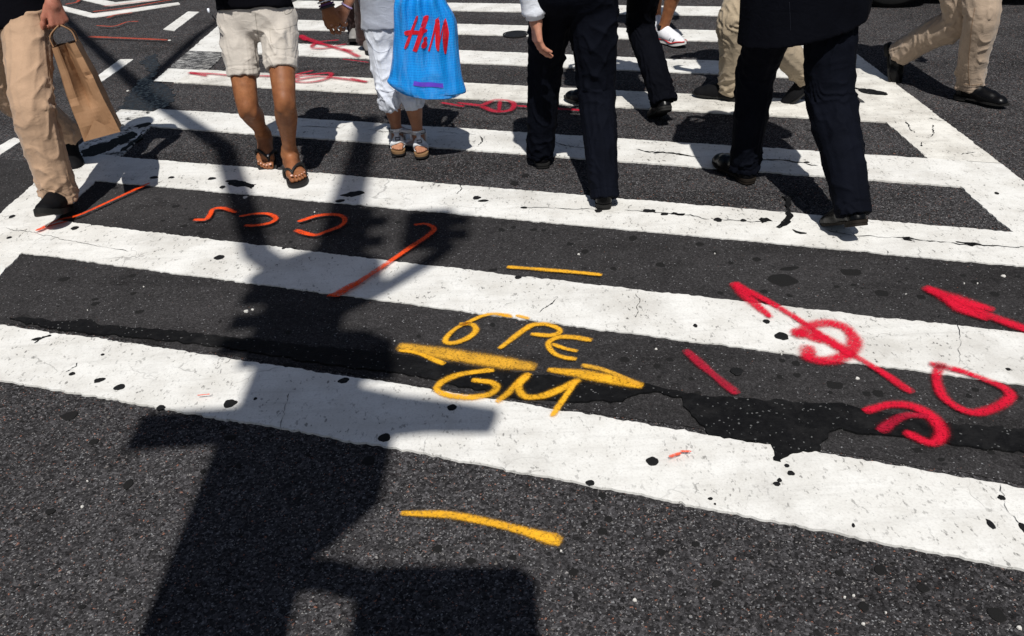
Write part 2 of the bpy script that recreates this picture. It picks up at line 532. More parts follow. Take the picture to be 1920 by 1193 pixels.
bar_mats = {1: M_PAINT, 2: M_PAINT, 3: M_PAINT, 4: M_PAINT, 5: M_PAINT_D, 6: M_PAINT, 7: M_PAINT, 8: M_PAINT}
for b_ in range(1, 9):
    cl, cu = edge_fit[f'{b_}l'], edge_fit[f'{b_}u']
    e = .01
    u0 = side_u('Li', (np.asarray(cl) + np.asarray(cu)) / 2) - .12
    u1 = side_u('Ri', (np.asarray(cl) + np.asarray(cu)) / 2) + .12
    us = np.arange(u0, u1, .012)
    lo = us[:, None] * BU + np.polyval(cl, us)[:, None] * BV
    hi = us[:, None] * BU + np.polyval(cu, us)[:, None] * BV
    strip(lo, hi, .0085, 'crosswalk_bar', bar_mats[b_], seed=b_ * 10)
# bars past the top of the picture
dv = (np.polyval(edge_fit['8l'], 0) - np.polyval(edge_fit['2l'], 0)) / 6
for q in (1, 2, 3):
    cl = np.asarray(edge_fit['8l']) + [0, dv * q]; cu = np.asarray(edge_fit['8u']) + [0, dv * q]
    us = np.arange(side_u('Li', cl) - .1, side_u('Ri', cl) + .1, .02)
    strip(us[:, None] * BU + np.polyval(cl, us)[:, None] * BV, us[:, None] * BU + np.polyval(cu, us)[:, None] * BV,
          .0085, 'crosswalk_bar', M_PAINT, seed=200 + q)

def side_line(a, b, y0, y1, mat, seed, inner):
    """edge line from y0 to y1 (taken at its inner edge); its cut ends follow the bars"""
    ys = np.arange(y0, y1, .015)
    def pt(s):
        y = ys + (SIDES[s] - SIDES[inner]) * math.tan(BAR_A)
        return np.column_stack([(SIDES[s] - SU[1] * y) / SU[0], y])
    return strip(pt(a), pt(b), .0075, 'edge_line', mat, seed=seed)
def edge_y(side, key):
    u = side_u(side, edge_fit[key]); return (u * BU + np.polyval(edge_fit[key], u) * BV)[1]
side_line('Ri', 'Ro', .4, edge_y('Ri', '4u'), M_PAINT, 31, 'Ri')
side_line('Ri', 'Ro', edge_y('Ri', '4u'), 11, M_PAINT_D, 33, 'Ri')
side_line('Lo', 'Li', .4, edge_y('Li', '3u') + .02, M_PAINT, 35, 'Li')
side_line('Lo', 'Li', edge_y('Li', '3u') + .02, edge_y('Li', '4u') - .04, M_PAINT_W, 37, 'Li')
side_line('Lo', 'Li', edge_y('Li', '5l'), edge_y('Li', '5u'), M_PAINT, 38, 'Li')
side_line('Lo', 'Li', edge_y('Li', '5u'), edge_y('Li', '6l'), M_PAINT_S, 39, 'Li')
side_line('Lo', 'Li', edge_y('Li', '6l'), 11, M_PAINT, 41, 'Li')

def poly(name, pts, z, mat, parent=road, jit=.004, seg=.02, seed=0, thick=True):
    """ragged flat patch traced on the street"""
    P = np.array([gp(*p)[:2] for p in pts])
    out = []
    for i in range(len(P)):
        a, b = P[i], P[(i + 1) % len(P)]
        n = max(1, int(np.linalg.norm(b - a) / seg))
        for k_ in range(n): out.append(a + (b - a) * k_ / n)
    out = np.array(out)
    L = np.arange(len(out)) * seg * 1.0
    j = np.column_stack([noise1(L * 40, seed) + .7 * noise1(L * 95, seed + 1), noise1(L * 40, seed + 2) + .7 * noise1(L * 95, seed + 3)]) * jit
    out = out + j
    import bmesh
    bm = bmesh.new()
    vs = [bm.verts.new((x, y, z)) for x, y in out]
    f = bm.faces.new(vs)
    if f.normal.z < 0: f.normal_flip()
    if thick:
        r = bmesh.ops.extrude_face_region(bm, geom=[f])
        for v in [q for q in r['geom'] if isinstance(q, bmesh.types.BMVert)]: v.co.z = z
        for v in vs: v.co.z = .0005
    bmesh.ops.recalc_face_normals(bm, faces=bm.faces)
    bmesh.ops.triangulate(bm, faces=bm.faces)
    me = bpy.data.meshes.new(name); bm.to_mesh(me); bm.free()
    return add(name, me, mat, parent)

TAR = [(20, 601), (60, 598), (100, 606), (170, 604), (200, 614), (290, 621), (400, 632), (480, 641), (600, 655), (750, 668),
       (880, 690), (1000, 706), (1100, 716), (1200, 721), (1280, 740), (1330, 747), (1440, 755), (1580, 762), (1640, 776), (1780, 800),
       (1900, 808), (2000, 822), (2300, 866), (2700, 920), (2705, 950), (2300, 908), (2000, 866), (1920, 852), (1800, 840), (1700, 822), (1660, 822), (1600, 812), (1575, 809), (1556, 815),
       (1543, 834), (1538, 850), (1505, 850), (1478, 856), (1468, 862), (1466, 872), (1453, 870), (1450, 850), (1440, 838), (1330, 820),
       (1318, 800), (1296, 786), (1284, 765), (1280, 750), (1225, 737), (1200, 744), (1165, 756), (1060, 757), (960, 748),
       (900, 735), (760, 705), (640, 690), (480, 665), (430, 655), (300, 640), (230, 634), (150, 626), (100, 619), (60, 611)]
poly('tar_seal', TAR, .0105, M_TAR, seed=5, jit=.0075, seg=.011)
# wet, broken spot where the left edge line has gone
def wet_mat():
    m_, nt, b = newmat('wet_bitumen'); k = N(nt); p = k.pos()
    n1 = k.noise(p, 26, 5, .7)
    k.link(k.mix(k.ramp(n1, [(.4, 0), (.7, 1)]), (.006, .006, .007), (.025, .025, .027)), b.inputs['Base Color'])
    k.link(k.ramp(k.noise(p, 45, 5), [(.4, .15), (.6, .8)]), b.inputs['Roughness'])
    b.inputs['Specular IOR Level'].default_value = .5
    k.link(k.bump(k.noise(p, 120, 6, .7), .7, .004), b.inputs['Normal'])
    return m_
M_WET = wet_mat()
poly('wet_patch', [(222, 212), (232, 190), (248, 168), (262, 150), (285, 138), (262, 118), (290, 100), (300, 118), (288, 150), (312, 160), (330, 178), (318, 198), (295, 207), (262, 213)], .004, M_WET, seed=15, jit=.02)
poly('wet_patch', [(150, 290), (172, 276), (200, 270), (215, 262), (250, 250), (262, 256), (240, 268), (215, 280), (190, 292), (160, 298)], .0095, M_TAR, seed=19, jit=.02)
poly('wet_patch', [(250, 240), (275, 232), (283, 236), (262, 244)], .0095, M_TAR, seed=22, jit=.012)
poly('tar_spot', [(268, 250), (258, 262), (244, 272), (232, 280), (226, 287), (236, 284), (252, 272), (266, 262)], .0096, M_TAR, seed=23, jit=.012)

# faded lane markings left of the crossing
for i, q in enumerate([[(1225, 225), (1410, 92), (1495, 95), (1310, 235)], [(735, 575), (900, 450), (1005, 450), (765, 620)],
                       [(-260, 1240), (110, 1038), (170, 1060), (-200, 1300)]]):
    poly('lane_dash', [(x / 4, y / 4) for x, y in q], .006, M_LANE, seed=50 + i * 5)
for i, q in enumerate([[(300, 8), (500, 55), (700, 106), (1340, 22), (1352, 38), (720, 135), (680, 135), (500, 90), (300, 42)],
                       [(420, -60), (630, -12), (760, 2), (870, 22), (1130, -8), (1400, -48), (1410, -32), (1165, 6), (840, 48), (805, 48), (600, 0), (420, -30)]]):
    poly('lane_chevron', [(x / 4, y / 4) for x, y in q], .006, M_LANE, seed=80 + i * 5)

# ------------------------------------------------------------------ gum, chips, cracks
GUMS = []
def blob_mesh(seed, flat=.30):
    n = 24
    a = np.linspace(0, 2 * math.pi, n, endpoint=False)
    r = 1 +   .20 * noise1(np.cos(a) * 1.6 + 7 * seed, seed) + .18 * noise1(np.sin(a) * 1.9 + 3 * seed, seed + 9) + .14 * noise1(np.cos(a + 1) * 5 + np.sin(a) * 4 + seed, seed + 4)
    V = [np.column_stack([np.cos(a) * r, np.sin(a) * r, a * 0]),
         np.column_stack([np.cos(a) * r * .8, np.sin(a) * r * .8, a * 0 + flat])]
    V = np.vstack(V + [np.array([[0, 0, flat * 1.15]])])
    F = [(i, (i + 1) % n, n + (i + 1) % n, n + i) for i in range(n)] + [(n + i, n + (i + 1) % n, 2 * n) for i in range(n)]
    return mesh_from(V, F, 'gum_spot')
BLOBS = [blob_mesh(i) for i in range(12)]
BLOBS2 = [blob_mesh(i + 20, .15) for i in range(12)]
for b_ in BLOBS: b_.materials.append(M_GUM)
for b_ in BLOBS2: b_.materials.append(M_GUM2)
def gum(x, y, rx, ry=None, dark=True, ang=None, z=None, name='gum_spot'):
    P = gp(x, y)
    ppm = FOCAL / ((P - C_O) @ C_F)
    wr = rx / ppm
    e = gp(x, y + (ry or rx * .55)); dep = np.linalg.norm(e - P)
    o = bpy.data.objects.new(name, random.choice(BLOBS if dark else BLOBS2))
    COL.objects.link(o); o.parent = road
    o.location = (P[0], P[1], (.0086 if dark else .0032) if z is None else z); o.rotation_euler = (0, 0, random.uniform(-.4, .4) if ang is None else ang)
    o.scale = (wr * .88, dep * .88, .0085 if dark else .005)
    return o
DARK = [(188, 717, 12, 5), (226, 730, 11, 6), (434, 760, 13, 9), (304, 768, 9, 5), (644, 718, 11, 6), (848, 768, 10, 7), (722, 825, 12, 9),
        (1223, 869, 13, 10), (1107, 910, 9, 6), (972, 524, 8, 4), (412, 486, 11, 5), (142, 431, 9, 4), (1437, 607, 8, 5), (1464, 635, 13, 9),
        (1331, 940, 5, 3), (1876, 938, 8, 6), (1856, 988, 7, 12), (1917, 994, 8, 11), (1599, 990, 4, 4), (1382, 700, 14, 9), (24, 409, 6, 3), (19, 449, 5, 2.5),
        (480, 752, 4, 3), (194, 669, 4, 2), (290, 336, 8, 3), (398, 338, 9, 3), (322, 336, 6, 2), (418, 354, 6, 3), (638, 380, 12, 3),
        (895, 374, 8, 4), (907, 380, 10, 3), (1122, 399, 8, 4), (1345, 416, 9, 5), (1394, 417, 6, 3), (983, 393, 7, 2), (1215, 399, 12, 4), (1245, 405, 7, 3), 
        (1615, 330, 5, 3), (1512, 308, 6, 2), (1760, 597, 2, 1), (1889, 697, 5, 3), (740, 296, 6, 2), (533, 469, 4, 2), (1303, 615, 5, 4), (1461, 905, 6, 4), (1340, 950, 3, 2), (1868, 366, 5, 2), (1010, 255, 3, 1.5),
        (70, 640, 12, 3), (137, 705, 8, 3), (1482, 892, 7, 5), (1475, 878, 6, 4), (1455, 912, 7, 5)]
for d in DARK: gum(*d)
for q_, pts in enumerate([[(1470, 372), (1483, 371), (1480, 392), (1487, 408), (1480, 424), (1463, 431), (1456, 428), (1469, 418), (1474, 400)],
                          [(1484, 434), (1496, 436), (1512, 441), (1500, 443), (1488, 439)], [(424, 342), (445, 341), (462, 345), (480, 349), (474, 357), (458, 353), (438, 352), (428, 348)],
                          [(640, 370), (655, 364), (678, 362), (684, 366), (668, 371), (650, 372)], [(1215, 396), (1232, 398), (1228, 403), (1214, 402)], [(1262, 402), (1284, 404), (1280, 408), (1258, 407)],
                          [(1420, 413), (1438, 412), (1446, 418), (1428, 421)], [(1790, 458), (1826, 459), (1850, 465), (1822, 465)], [(1690, 449), (1705, 447), (1704, 454), (1692, 453)], [(1600, 168), (1630, 170), (1664, 177), (1660, 182), (1620, 178)]]):
    poly('tar_spot', pts, .0105, M_TAR, seed=400 + q_ * 7, jit=.009, seg=.012)
GREY = [(1465, 527, 30, 14), (1596, 512, 20, 8), (1652, 551, 14, 7), (1726, 558, 9, 5), (1600, 536, 7, 3), (1432, 548, 9, 4), (1350, 551, 6, 4), (1238, 498, 9, 5), (1150, 505, 7, 4), (1187, 448, 9, 6), (1097, 473, 8, 5), (1069, 459, 7, 4),
        (1312, 459, 10, 4), (1418, 488, 9, 5), (1340, 474, 5, 3), (1370, 494, 6, 4), (1480, 505, 22, 4), (1170, 676, 10, 6), (1256, 676, 8, 5), (1232, 688, 8, 6), (1296, 712, 6, 4), (1492, 683, 9, 6), (1494, 705, 9, 5), (1462, 708, 6, 5),
        (1565, 724, 16, 9), (1625, 740, 8, 6), (1647, 740, 10, 7), (1557, 738, 5, 4), (1816, 744, 7, 5), (1900, 735, 7, 5), (1858, 850, 8, 5), (1720, 846, 9, 6), (1572, 858, 10, 4),
        (130, 781, 16, 8), (910, 760, 9, 6), (540, 687, 11, 6), (1650, 1070, 13, 11), (1730, 1105, 12, 9), (1870, 1155, 14, 14), (1620, 1140, 12, 9), (1095, 985, 7, 5), (1130, 998, 11, 8), (1140, 975, 9, 6), (1240, 1038, 10, 7), (1305, 1022, 9, 6), (1075, 1075, 11, 8), (1130, 930, 7, 6), (240, 910, 9, 11), (95, 960, 11, 6),
        (432, 822, 12, 6), (690, 865, 14, 9), (330, 388, 8, 3), (362, 412, 9, 3), (345, 425, 9, 3), (305, 415, 5, 2), (335, 441, 8, 2), (180, 571, 10, 4), (178, 563, 8, 3), (262, 586, 9, 4), (120, 525, 12, 4), (248, 519, 10, 3), (250, 552, 6, 3), (217, 354, 6, 2),
        (626, 419, 5, 3), (507, 420, 12, 4), (545, 455, 5, 3), (746, 418, 7, 3), (787, 420, 5, 2), (925, 508, 9, 3), (845, 631, 6, 4), (924, 611, 6, 4), (785, 632, 5, 4), (820, 1030, 12, 8), (1345, 387, 8, 3), (963, 428, 6, 3), (1000, 432, 9, 3), (1020, 433, 5, 2), (1090, 427, 7, 2), (1700, 505, 5, 2), (1805, 518, 6, 3), (1865, 553, 10, 5), (1908, 520, 7, 3), (1480, 556, 6, 4), (1616, 542, 4, 2), (985, 330, 8, 4), (965, 345, 10, 4), (1840, 575, 6, 3), (1350, 388, 6, 2)]
for d in GREY: gum(*d, dark=False)
for q in range(70):
    x, y = random.uniform(0, 1920), random.uniform(430, 1190)
    r = random.uniform(3, 8) * (.6 + y / 1193)
    gum(x, y, r, r * random.uniform(.45, .7), dark=False)
wb = blob_mesh(77, .5); wb.materials.append(M_GRIT)
for x, y, r in [(1607, 712, 5), (1534, 793, 5), (1463, 758, 6), (1778, 811, 3), (1881, 520, 6), (1807, 534, 2), (462, 586, 6), (474, 583, 4), (1085, 479, 3), (740, 642, 2), (949, 709, 3), (460, 372, 6), (1465, 667, 2), (1230, 657, 3), (1698, 554, 2), (165, 905, 3), (155, 953, 4), (590, 400, 2), (1340, 478, 2), (270, 540, 2), (165, 584, 2), (1832, 534, 2),
                (1052, 1036, 3), (1190, 1128, 5), (1583, 1123, 4), (1618, 1173, 5), (1910, 1180, 6), (1660, 1152, 3), (1600, 1120, 4), (318, 77, 4), (240, 172, 4)]:
    P = gp(x, y); ppm = FOCAL / ((P - C_O) @ C_F)
    o = bpy.data.objects.new('paper_scrap', wb); COL.objects.link(o); o.parent = road
    o.location = (P[0], P[1], .004); o.rotation_euler = (0, 0, random.uniform(0, 3)); o.scale = (r * .7 / ppm, r * .7 / ppm * random.uniform(.7, 1.4), .008)

def ribbon(name, pts, w_px, z, mat, parent=road, n=6, taper=True, jit=0.0, uv=True, seed=0, wlist=None):
    """flat stroke laid on the street along picture positions; UV.y runs -1..1 across"""
    P = np.array([gp(*p)[:2] for p in pts])
    mid = gp(*pts[len(pts) // 2]); ppm = FOCAL / ((mid - C_O) @ C_F)
    C_ = catmull(P, n)
    L = np.concatenate([[0], np.cumsum(np.linalg.norm(np.diff(C_, axis=0), axis=1))])
    T = np.gradient(C_, axis=0); T = nrm2(T)
    S_ = np.column_stack([-T[:, 1], T[:, 0]])
    w = np.full(len(C_), w_px / ppm / 2)
    if wlist is not None: w = np.interp(np.linspace(0, 1, len(C_)), np.linspace(0, 1, len(wlist)), wlist) * w_px / ppm / 2
    w = w * (1 + .16 * noise1(L * 14, seed + 3) + .20 * noise1(L * 5, seed + 8))
    if jit: C_ = C_ + S_ * (jit * (.7 * noise1(L * 22, seed) + .5 * noise1(L * 75, seed + 5)))[:, None]
    # round ends
    if taper:
        C_ = np.vstack([C_[0] - T[0] * w[0] * .9, C_[0] - T[0] * w[0] * .6, C_, C_[-1] + T[-1] * w[-1] * .6, C_[-1] + T[-1] * w[-1] * .9])
        S_ = np.vstack([S_[0], S_[0], S_, S_[-1], S_[-1]]); w = np.concatenate([[w[0] * .3, w[0] * .75], w, [w[-1] * .75, w[-1] * .3]])
    nn = len(C_)
    cols = (-1, -.5, 0, .5, 1)
    V = np.vstack([np.column_stack([C_ + S_ * (w * c)[:, None], np.full(nn, z)]) for c in cols])
    F = [(r * nn + i, r * nn + i + 1, (r + 1) * nn + i + 1, (r + 1) * nn + i)[::-1] for r in range(len(cols) - 1) for i in range(nn - 1)]
    me = mesh_from(V, F, name)
    uvl = me.uv_layers.new(name='UVMap')
    endv = np.zeros(nn)
    if taper: endv[0] = endv[-1] = .95; endv[1] = endv[-2] = .45
    vv = np.array([max(abs(c), endv[i]) for c in cols for i in range(nn)])
    for l in me.loops: uvl.data[l.index].uv = (0, vv[l.vertex_index])
    return add(name, me, mat, parent)

CRACKS = [([(1040, 270), (1055, 275), (1080, 279), (1110, 281)], 4), ([(1193, 283), (1215, 288), (1245, 290), (1280, 294), (1312, 300)], 5), ([(1382, 302), (1420, 304), (1460, 304), (1500, 309), (1532, 315)], 6),
          ([(1225, 290), (1260, 291), (1290, 296)], 5), ([(690, 246), (720, 250), (750, 250), (775, 252)], 3), ([(560, 240), (600, 241), (645, 243)], 2.5), ([(900, 258), (904, 268), (896, 276)], 3), ([(820, 251), (860, 254), (892, 256)], 2),
          ([(985, 393), (1040, 394), (1090, 396), (1120, 398)], 2), ([(1170, 398), (1220, 402), (1290, 408), (1330, 415)], 2.5), ([(1345, 416), (1395, 418), (1440, 421)], 2.5), ([(1545, 436), (1600, 446), (1690, 450), (1735, 455)], 2.5), ([(1735, 455), (1790, 461), (1850, 464), (1925, 469)], 5),
          ([(0, 431), (60, 440), (130, 454), (190, 466), (245, 474)], 1.6), ([(860, 348), (866, 358), (858, 368)], 3), ([(1010, 590), (1030, 577), (1040, 565)], 2.5), ([(65, 648), (78, 640), (98, 633)], 5), ([(127, 703), (140, 694), (146, 685)], 3.5),
          ([(1660, 470), (1664, 490), (1660, 500)], 1.2), ([(1735, 160), (1760, 175), (1790, 180), (1815, 178)], 3), ([(1700, 232), (1705, 245), (1716, 252)], 3), ([(1748, 238), (1750, 252), (1745, 260)], 3), ([(1740, 225), (1780, 232), (1810, 236)], 3), ([(1800, 292), (1830, 290)], 3), ([(1725, 270), (1730, 278)], 4),
          ([(1880, 915), (1888, 960), (1905, 985), (1922, 1010)], 1.6), ([(955, 47), (985, 49), (1000, 46)], 3), ([(1790, 560), (1797, 640), (1800, 690)], 1.2), ([(1195, 555), (1198, 580), (1192, 600)], 1.6), ([(520, 840), (535, 770), (545, 740)], 1.4)]
for i, (pts, w) in enumerate(CRACKS):
    ribbon('crack', pts, w * .8, .0112, M_TAR, n=14, jit=.011, seed=300 + i, taper=False, wlist=[.2] + [abs(random.gauss(.45, .45)) + .12 for _ in range(16)] + [.15])

# ------------------------------------------------------------------ sprayed utility marks
ZS = [.0122]
def marks(name, label, mat, strokes):
    e = bpy.data.objects.new(name, None); COL.objects.link(e); e.parent = road; e['label'] = label
    for s in strokes:
        pts, w = s[0], s[1]
        mt = s[2] if len(s) > 2 and s[2] else mat
        ZS[0] += .00018
        ribbon('stroke', pts, w * (2.5 if mt in (M_RED, M_REDT) and w > 10 else 2.9 if mt in (M_ORG, M_ORGT, M_REDT) else 2.15), ZS[0], mt, e, seed=int(ZS[0] * 1e5), wlist=s[3] if len(s) > 3 else None)
    return e

marks('utility_mark', 'yellow sprayed letters reading 6 inch PE above GM with a double arrow', M_YEL, [
    ([(762, 657), (850, 671), (930, 684), (988, 692)], 30, M_YELT, [.95, 1.05, 1.0, .9]), ([(1036, 700), (1090, 707), (1150, 718), (1192, 727)], 25, M_YEL, [.7, 1.0, 1.0, .7]),
    ([(752, 663), (785, 668), (828, 686)], 11), ([(1098, 692), (1130, 699), (1170, 714), (1196, 726)], 13, M_YELT),
    ([(953, 597), (925, 594), (905, 598), (880, 609), (855, 622), (838, 638), (838, 648), (856, 648), (880, 638), (893, 625), (886, 614), (868, 613)], 10),
    ([(938, 596), (956, 599)], 9), ([(972, 598), (988, 602)], 9),
    ([(992, 618), (975, 630), (957, 644), (940, 657)], 11), ([(988, 622), (1000, 615), (1025, 614), (1048, 623), (1047, 631), (1030, 635), (1002, 633)], 11),
    ([(1102, 643), (1078, 639), (1052, 638), (1034, 644), (1028, 653), (1038, 668), (1056, 676), (1074, 679)], 11), ([(1040, 653), (1060, 660), (1078, 664)], 9),
    ([(918, 701), (890, 704), (855, 711), (828, 724), (820, 738), (842, 748), (880, 752), (915, 747), (932, 734), (922, 724), (893, 720)], 14),
    ([(937, 757), (955, 742), (970, 726), (988, 711)], 13), ([(986, 713), (972, 730), (984, 750), (1015, 750), (1050, 737), (1080, 722)], 14),
    ([(1078, 724), (1062, 748), (1048, 768), (1038, 784)], 13)])
marks('utility_mark', 'yellow sprayed dash on the fine asphalt above the second bar', M_YEL, [([(958, 507), (1010, 511), (1060, 515), (1122, 521)], 11)])
marks('utility_mark', 'yellow sprayed dash on the coarse asphalt in the foreground', M_YEL, [([(760, 970), (840, 973), (900, 983), (960, 997), (1036, 1019)], 19, None, [.7, .8, .85, .9, 1.25])])
marks('utility_mark', 'red sprayed arrow with a crossed circle on the second bar', M_RED, [
    ([(1380, 541), (1440, 572), (1500, 608), (1560, 650), (1640, 697), (1700, 738)], 13), ([(1382, 543), (1405, 568), (1425, 585), (1440, 598)], 15, None, [1.5, 1.1, .8, .6]),
    ([(1500, 632), (1520, 617), (1553, 613), (1584, 622), (1601, 646), (1592, 668), (1568, 680), (1540, 683), (1516, 676), (1514, 664)], 22), ([(1496, 630), (1514, 636), (1530, 642)], 18), ([(1530, 632), (1560, 650), (1588, 668)], 17)])
marks('utility_mark', 'red sprayed arrow running off the right of the picture', M_RED, [
    ([(1745, 551), (1800, 575), (1850, 598), (1930, 628)], 18), ([(1748, 552), (1790, 570), (1848, 585)], 22, None, [.8, 1.3, .6]), ([(1770, 565), (1800, 585), (1840, 602)], 24, None, [.6, 1.3, .8])])
marks('utility_mark', 'red sprayed D shaped loop below the second bar', M_RED, [([(1762, 694), (1754, 715), (1764, 748), (1790, 770), (1825, 782), (1865, 772), (1892, 752), (1880, 735), (1840, 718), (1795, 702), (1752, 692)], 16)])
marks('utility_mark', 'red sprayed curl shaped like a letter e on the tar seal', M_RED, [([(1628, 777), (1665, 767), (1705, 769), (1742, 787), (1763, 815), (1757, 834), (1738, 838), (1706, 824)], 17), ([(1655, 812), (1675, 797), (1700, 787), (1728, 788)], 15, M_REDT)])
marks('utility_mark', 'faint red sprayed slash left of the tar seal block', M_REDT, [([(1290, 669), (1315, 692), (1340, 713), (1374, 741)], 16)])
marks('utility_mark', 'red sprayed arrow and scribble on the fifth bar', M_REDT, [
    ([(360, 141), (400, 143), (440, 146), (500, 147), (560, 150)], 6), ([(360, 141), (385, 146)], 7), ([(545, 148), (580, 145), (620, 142), (612, 153), (580, 159), (552, 157), (545, 148)], 7),
    ([(560, 154), (600, 148), (640, 152), (685, 158)], 7), ([(550, 146), (584, 138)], 5), ([(660, 152), (685, 158)], 6)])
marks('utility_mark', 'red sprayed scribbled arrow on the sixth bar', M_REDT, [
    ([(566, 73), (590, 82), (620, 91), (650, 100), (672, 110)], 8), ([(585, 90), (600, 83), (632, 80)], 5), ([(588, 95), (610, 95), (645, 88)], 6), ([(586, 92), (592, 86), (620, 90)], 6), ([(565, 72), (575, 78)], 10), ([(645, 97), (658, 100)], 7), ([(645, 116), (690, 122)], 3)])
marks('utility_mark', 'red sprayed crossed circle between the fourth and fifth bars', M_REDT, [
    ([(862, 199), (885, 202), (905, 203), (930, 193), (962, 198), (958, 212), (930, 215), (905, 206)], 8), ([(832, 199), (866, 205)], 7), ([(938, 196), (936, 212)], 5), ([(975, 205), (1040, 210), (1090, 213)], 8)])
marks('utility_mark', 'orange sprayed hook beside the big shadow', M_ORG, [([(782, 429), (800, 428), (815, 437), (800, 452), (770, 472), (740, 493), (700, 520), (660, 546), (635, 558), (622, 562)], 8), ([(668, 540), (650, 549), (636, 557)], 11), ([(622, 562), (635, 563), (648, 556)], 6)])
marks('utility_mark', 'orange sprayed line with barb by the walking man in khaki', M_ORG, [([(279, 352), (240, 370), (195, 391), (150, 411), (110, 421), (76, 438)], 6), ([(124, 424), (100, 430), (76, 438)], 6)])
marks('utility_mark', 'orange sprayed letters shaped like s and two reversed cs', M_ORG, [
    ([(371, 420), (388, 419), (396, 410), (402, 400), (420, 398), (442, 405)], 6), ([(456, 413), (480, 409), (505, 409), (519, 417), (508, 426), (480, 431), (466, 431)], 6),
    ([(566, 422), (600, 412), (635, 411), (648, 420), (640, 432), (615, 442), (595, 449), (575, 446), (560, 441)], 7)])
marks('utility_mark', 'faded red lines sprayed on the far left lane', M_ORGT, [
    ([(172, 74), (220, 76), (270, 78), (312, 80)], 6), ([(184, 53), (215, 54), (240, 46), (258, 45)], 4), ([(205, 37), (220, 32), (244, 29)], 5), ([(128, 12), (146, 8), (150, 0), (148, -6)], 5), ([(180, 26), (240, 19), (300, 8), (345, 1)], 4), ([(200, 16), (270, 7), (340, -2)], 4)])
marks('utility_mark', 'small orange paint drips on the nearest bar', M_ORG, [([(1258, 867), (1272, 862)], 6), ([(1278, 858), (1292, 858)], 4), ([(375, 752), (395, 750)], 2)])

# small square iron cover set in the seventh bar's right half
M_IRON = plain('cover_iron', (.02, .019, .019), .6, .6, bump=.5)
def iron_cover(x0, y0, x1, y1):
    a, b, c, d = gp(x0, y1), gp(x1, y1), gp(x1 + 6, y0), gp(x0 + 3, y0)
    ctr = (a + b + c + d) / 4
    root = bpy.data.objects.new('valve_cover', None); COL.objects.link(root); root.location = (ctr[0], ctr[1], 0)
    tag(root, 'small round dark iron valve cover set beside the seventh bar', 'valve cover')
    r = np.linalg.norm(b - a) / 2
    t = np.linspace(0, 2 * math.pi, 28, endpoint=False)
    def disc(r0, r1, z, name, mat):
        V = np.vstack([np.column_stack([np.cos(t) * q, np.sin(t) * q, t * 0 + w]) for q, w in ((r1, .0005), (r1, z), (r0, z))])
        n = len(t); F = [(k * n + i, k * n + (i + 1) % n, (k + 1) * n + (i + 1) % n, (k + 1) * n + i) for k in (0, 1) for i in range(n)]
        if r0 < .02: F.append(tuple(2 * n + i for i in range(n)))
        return add(name, mesh_from(V, F, name), mat, root)
    disc(r * .86, r, .0125, 'rim', M_IRON)
    lid = disc(.01, r * .84, .0098, 'lid', M_IRON)
    for q in range(5):
        o = r * (.3 * (q - 2))
        h = math.sqrt(max(.0001, (r * .75) ** 2 - o * o))
        v, f = boxm((o, 0, .0105), (.018, 2 * h, .004)); add('ridge', mesh_from(v, f, 'ridge'), M_IRON, lid)
iron_cover(940, 50, 990, 84)

# ================================================================== people
# ---- distance fields: limbs, hands, clothes are smooth unions of tapered capsules and ellipsoids
class Field:
    def __init__(s, h):
        s.h = h; s.groups = []
    def group(s, k=.03, cuts=()):
        g_ = {'k': k, 'prims': [], 'cuts': list(cuts)}
        s.groups.append(g_); return g_
    def bake(s):
        h = s.h
        lo, hi = np.full(3, 1e9), np.full(3, -1e9)
        for g_ in s.groups:
            for p in g_['prims']:
                lo = np.minimum(lo, p['lo']); hi = np.maximum(hi, p['hi'])
        lo = lo - 4 * h; hi = hi + 4 * h
        n = np.ceil((hi - lo) / h).astype(int) + 1
        D = np.full(n, 1.0, np.float32)
        for g_ in s.groups:
            E_ = D if not g_['cuts'] else np.full(n, 1.0, np.float32)
            for p in g_['prims']:
                pad = max(p['k'], .01) + 2.5 * h
                a = np.maximum(np.floor((p['lo'] - pad - lo) / h).astype(int), 0)
                b = np.minimum(np.ceil((p['hi'] + pad - lo) / h).astype(int) + 1, n)
                X = [(lo[i] + h * np.arange(a[i], b[i])).astype(np.float32) for i in range(3)]
                P = np.stack(np.meshgrid(*X, indexing='ij'), -1)
                d = p['f'](P)
                sl = tuple(slice(a[i], b[i]) for i in range(3))
                E_[sl] = smin(E_[sl], d, p['k'])
            if g_['cuts']:
                X = [(lo[i] + h * np.arange(n[i])).astype(np.float32) for i in range(3)]
                for (c, nn) in g_['cuts']:
                    pl = ((X[0] - c[0]) * nn[0])[:, None, None] + ((X[1] - c[1]) * nn[1])[None, :, None] + ((X[2] - c[2]) * nn[2])[None, None, :]
                    E_ = np.maximum(E_, pl)
                D = smin(D, E_, g_['k'])
        return surfnet(D, lo, h)

def smin(a, b, k):
    if k <= 0: return np.minimum(a, b)
    q = np.maximum(k - np.abs(a - b), 0) / k
    return np.minimum(a, b) - q * q * k * .25

def cone(g_, a, b, ra, rb, k=None, ell=None):
    a = np.asarray(a, np.float32); b = np.asarray(b, np.float32)
    ba = b - a; L2 = float(ba @ ba) + 1e-9
    fac = 1.0 if ell is None else max(1.0, ell[1])
    r = max(ra, rb) * fac
    def f(P):
        w = P - a
        t = np.clip((w @ ba) / L2, 0, 1)
        w = w - t[..., None] * ba
        if ell is not None:
            d = np.asarray(ell[0], np.float32)
            w = w + (w @ d)[..., None] * d * (1 / ell[1] - 1)
        return np.sqrt((w * w).sum(-1)) - (ra + (rb - ra) * t)
    g_['prims'].append({'f': f, 'lo': np.minimum(a, b) - r, 'hi': np.maximum(a, b) + r, 'k': g_['k'] if k is None else k})

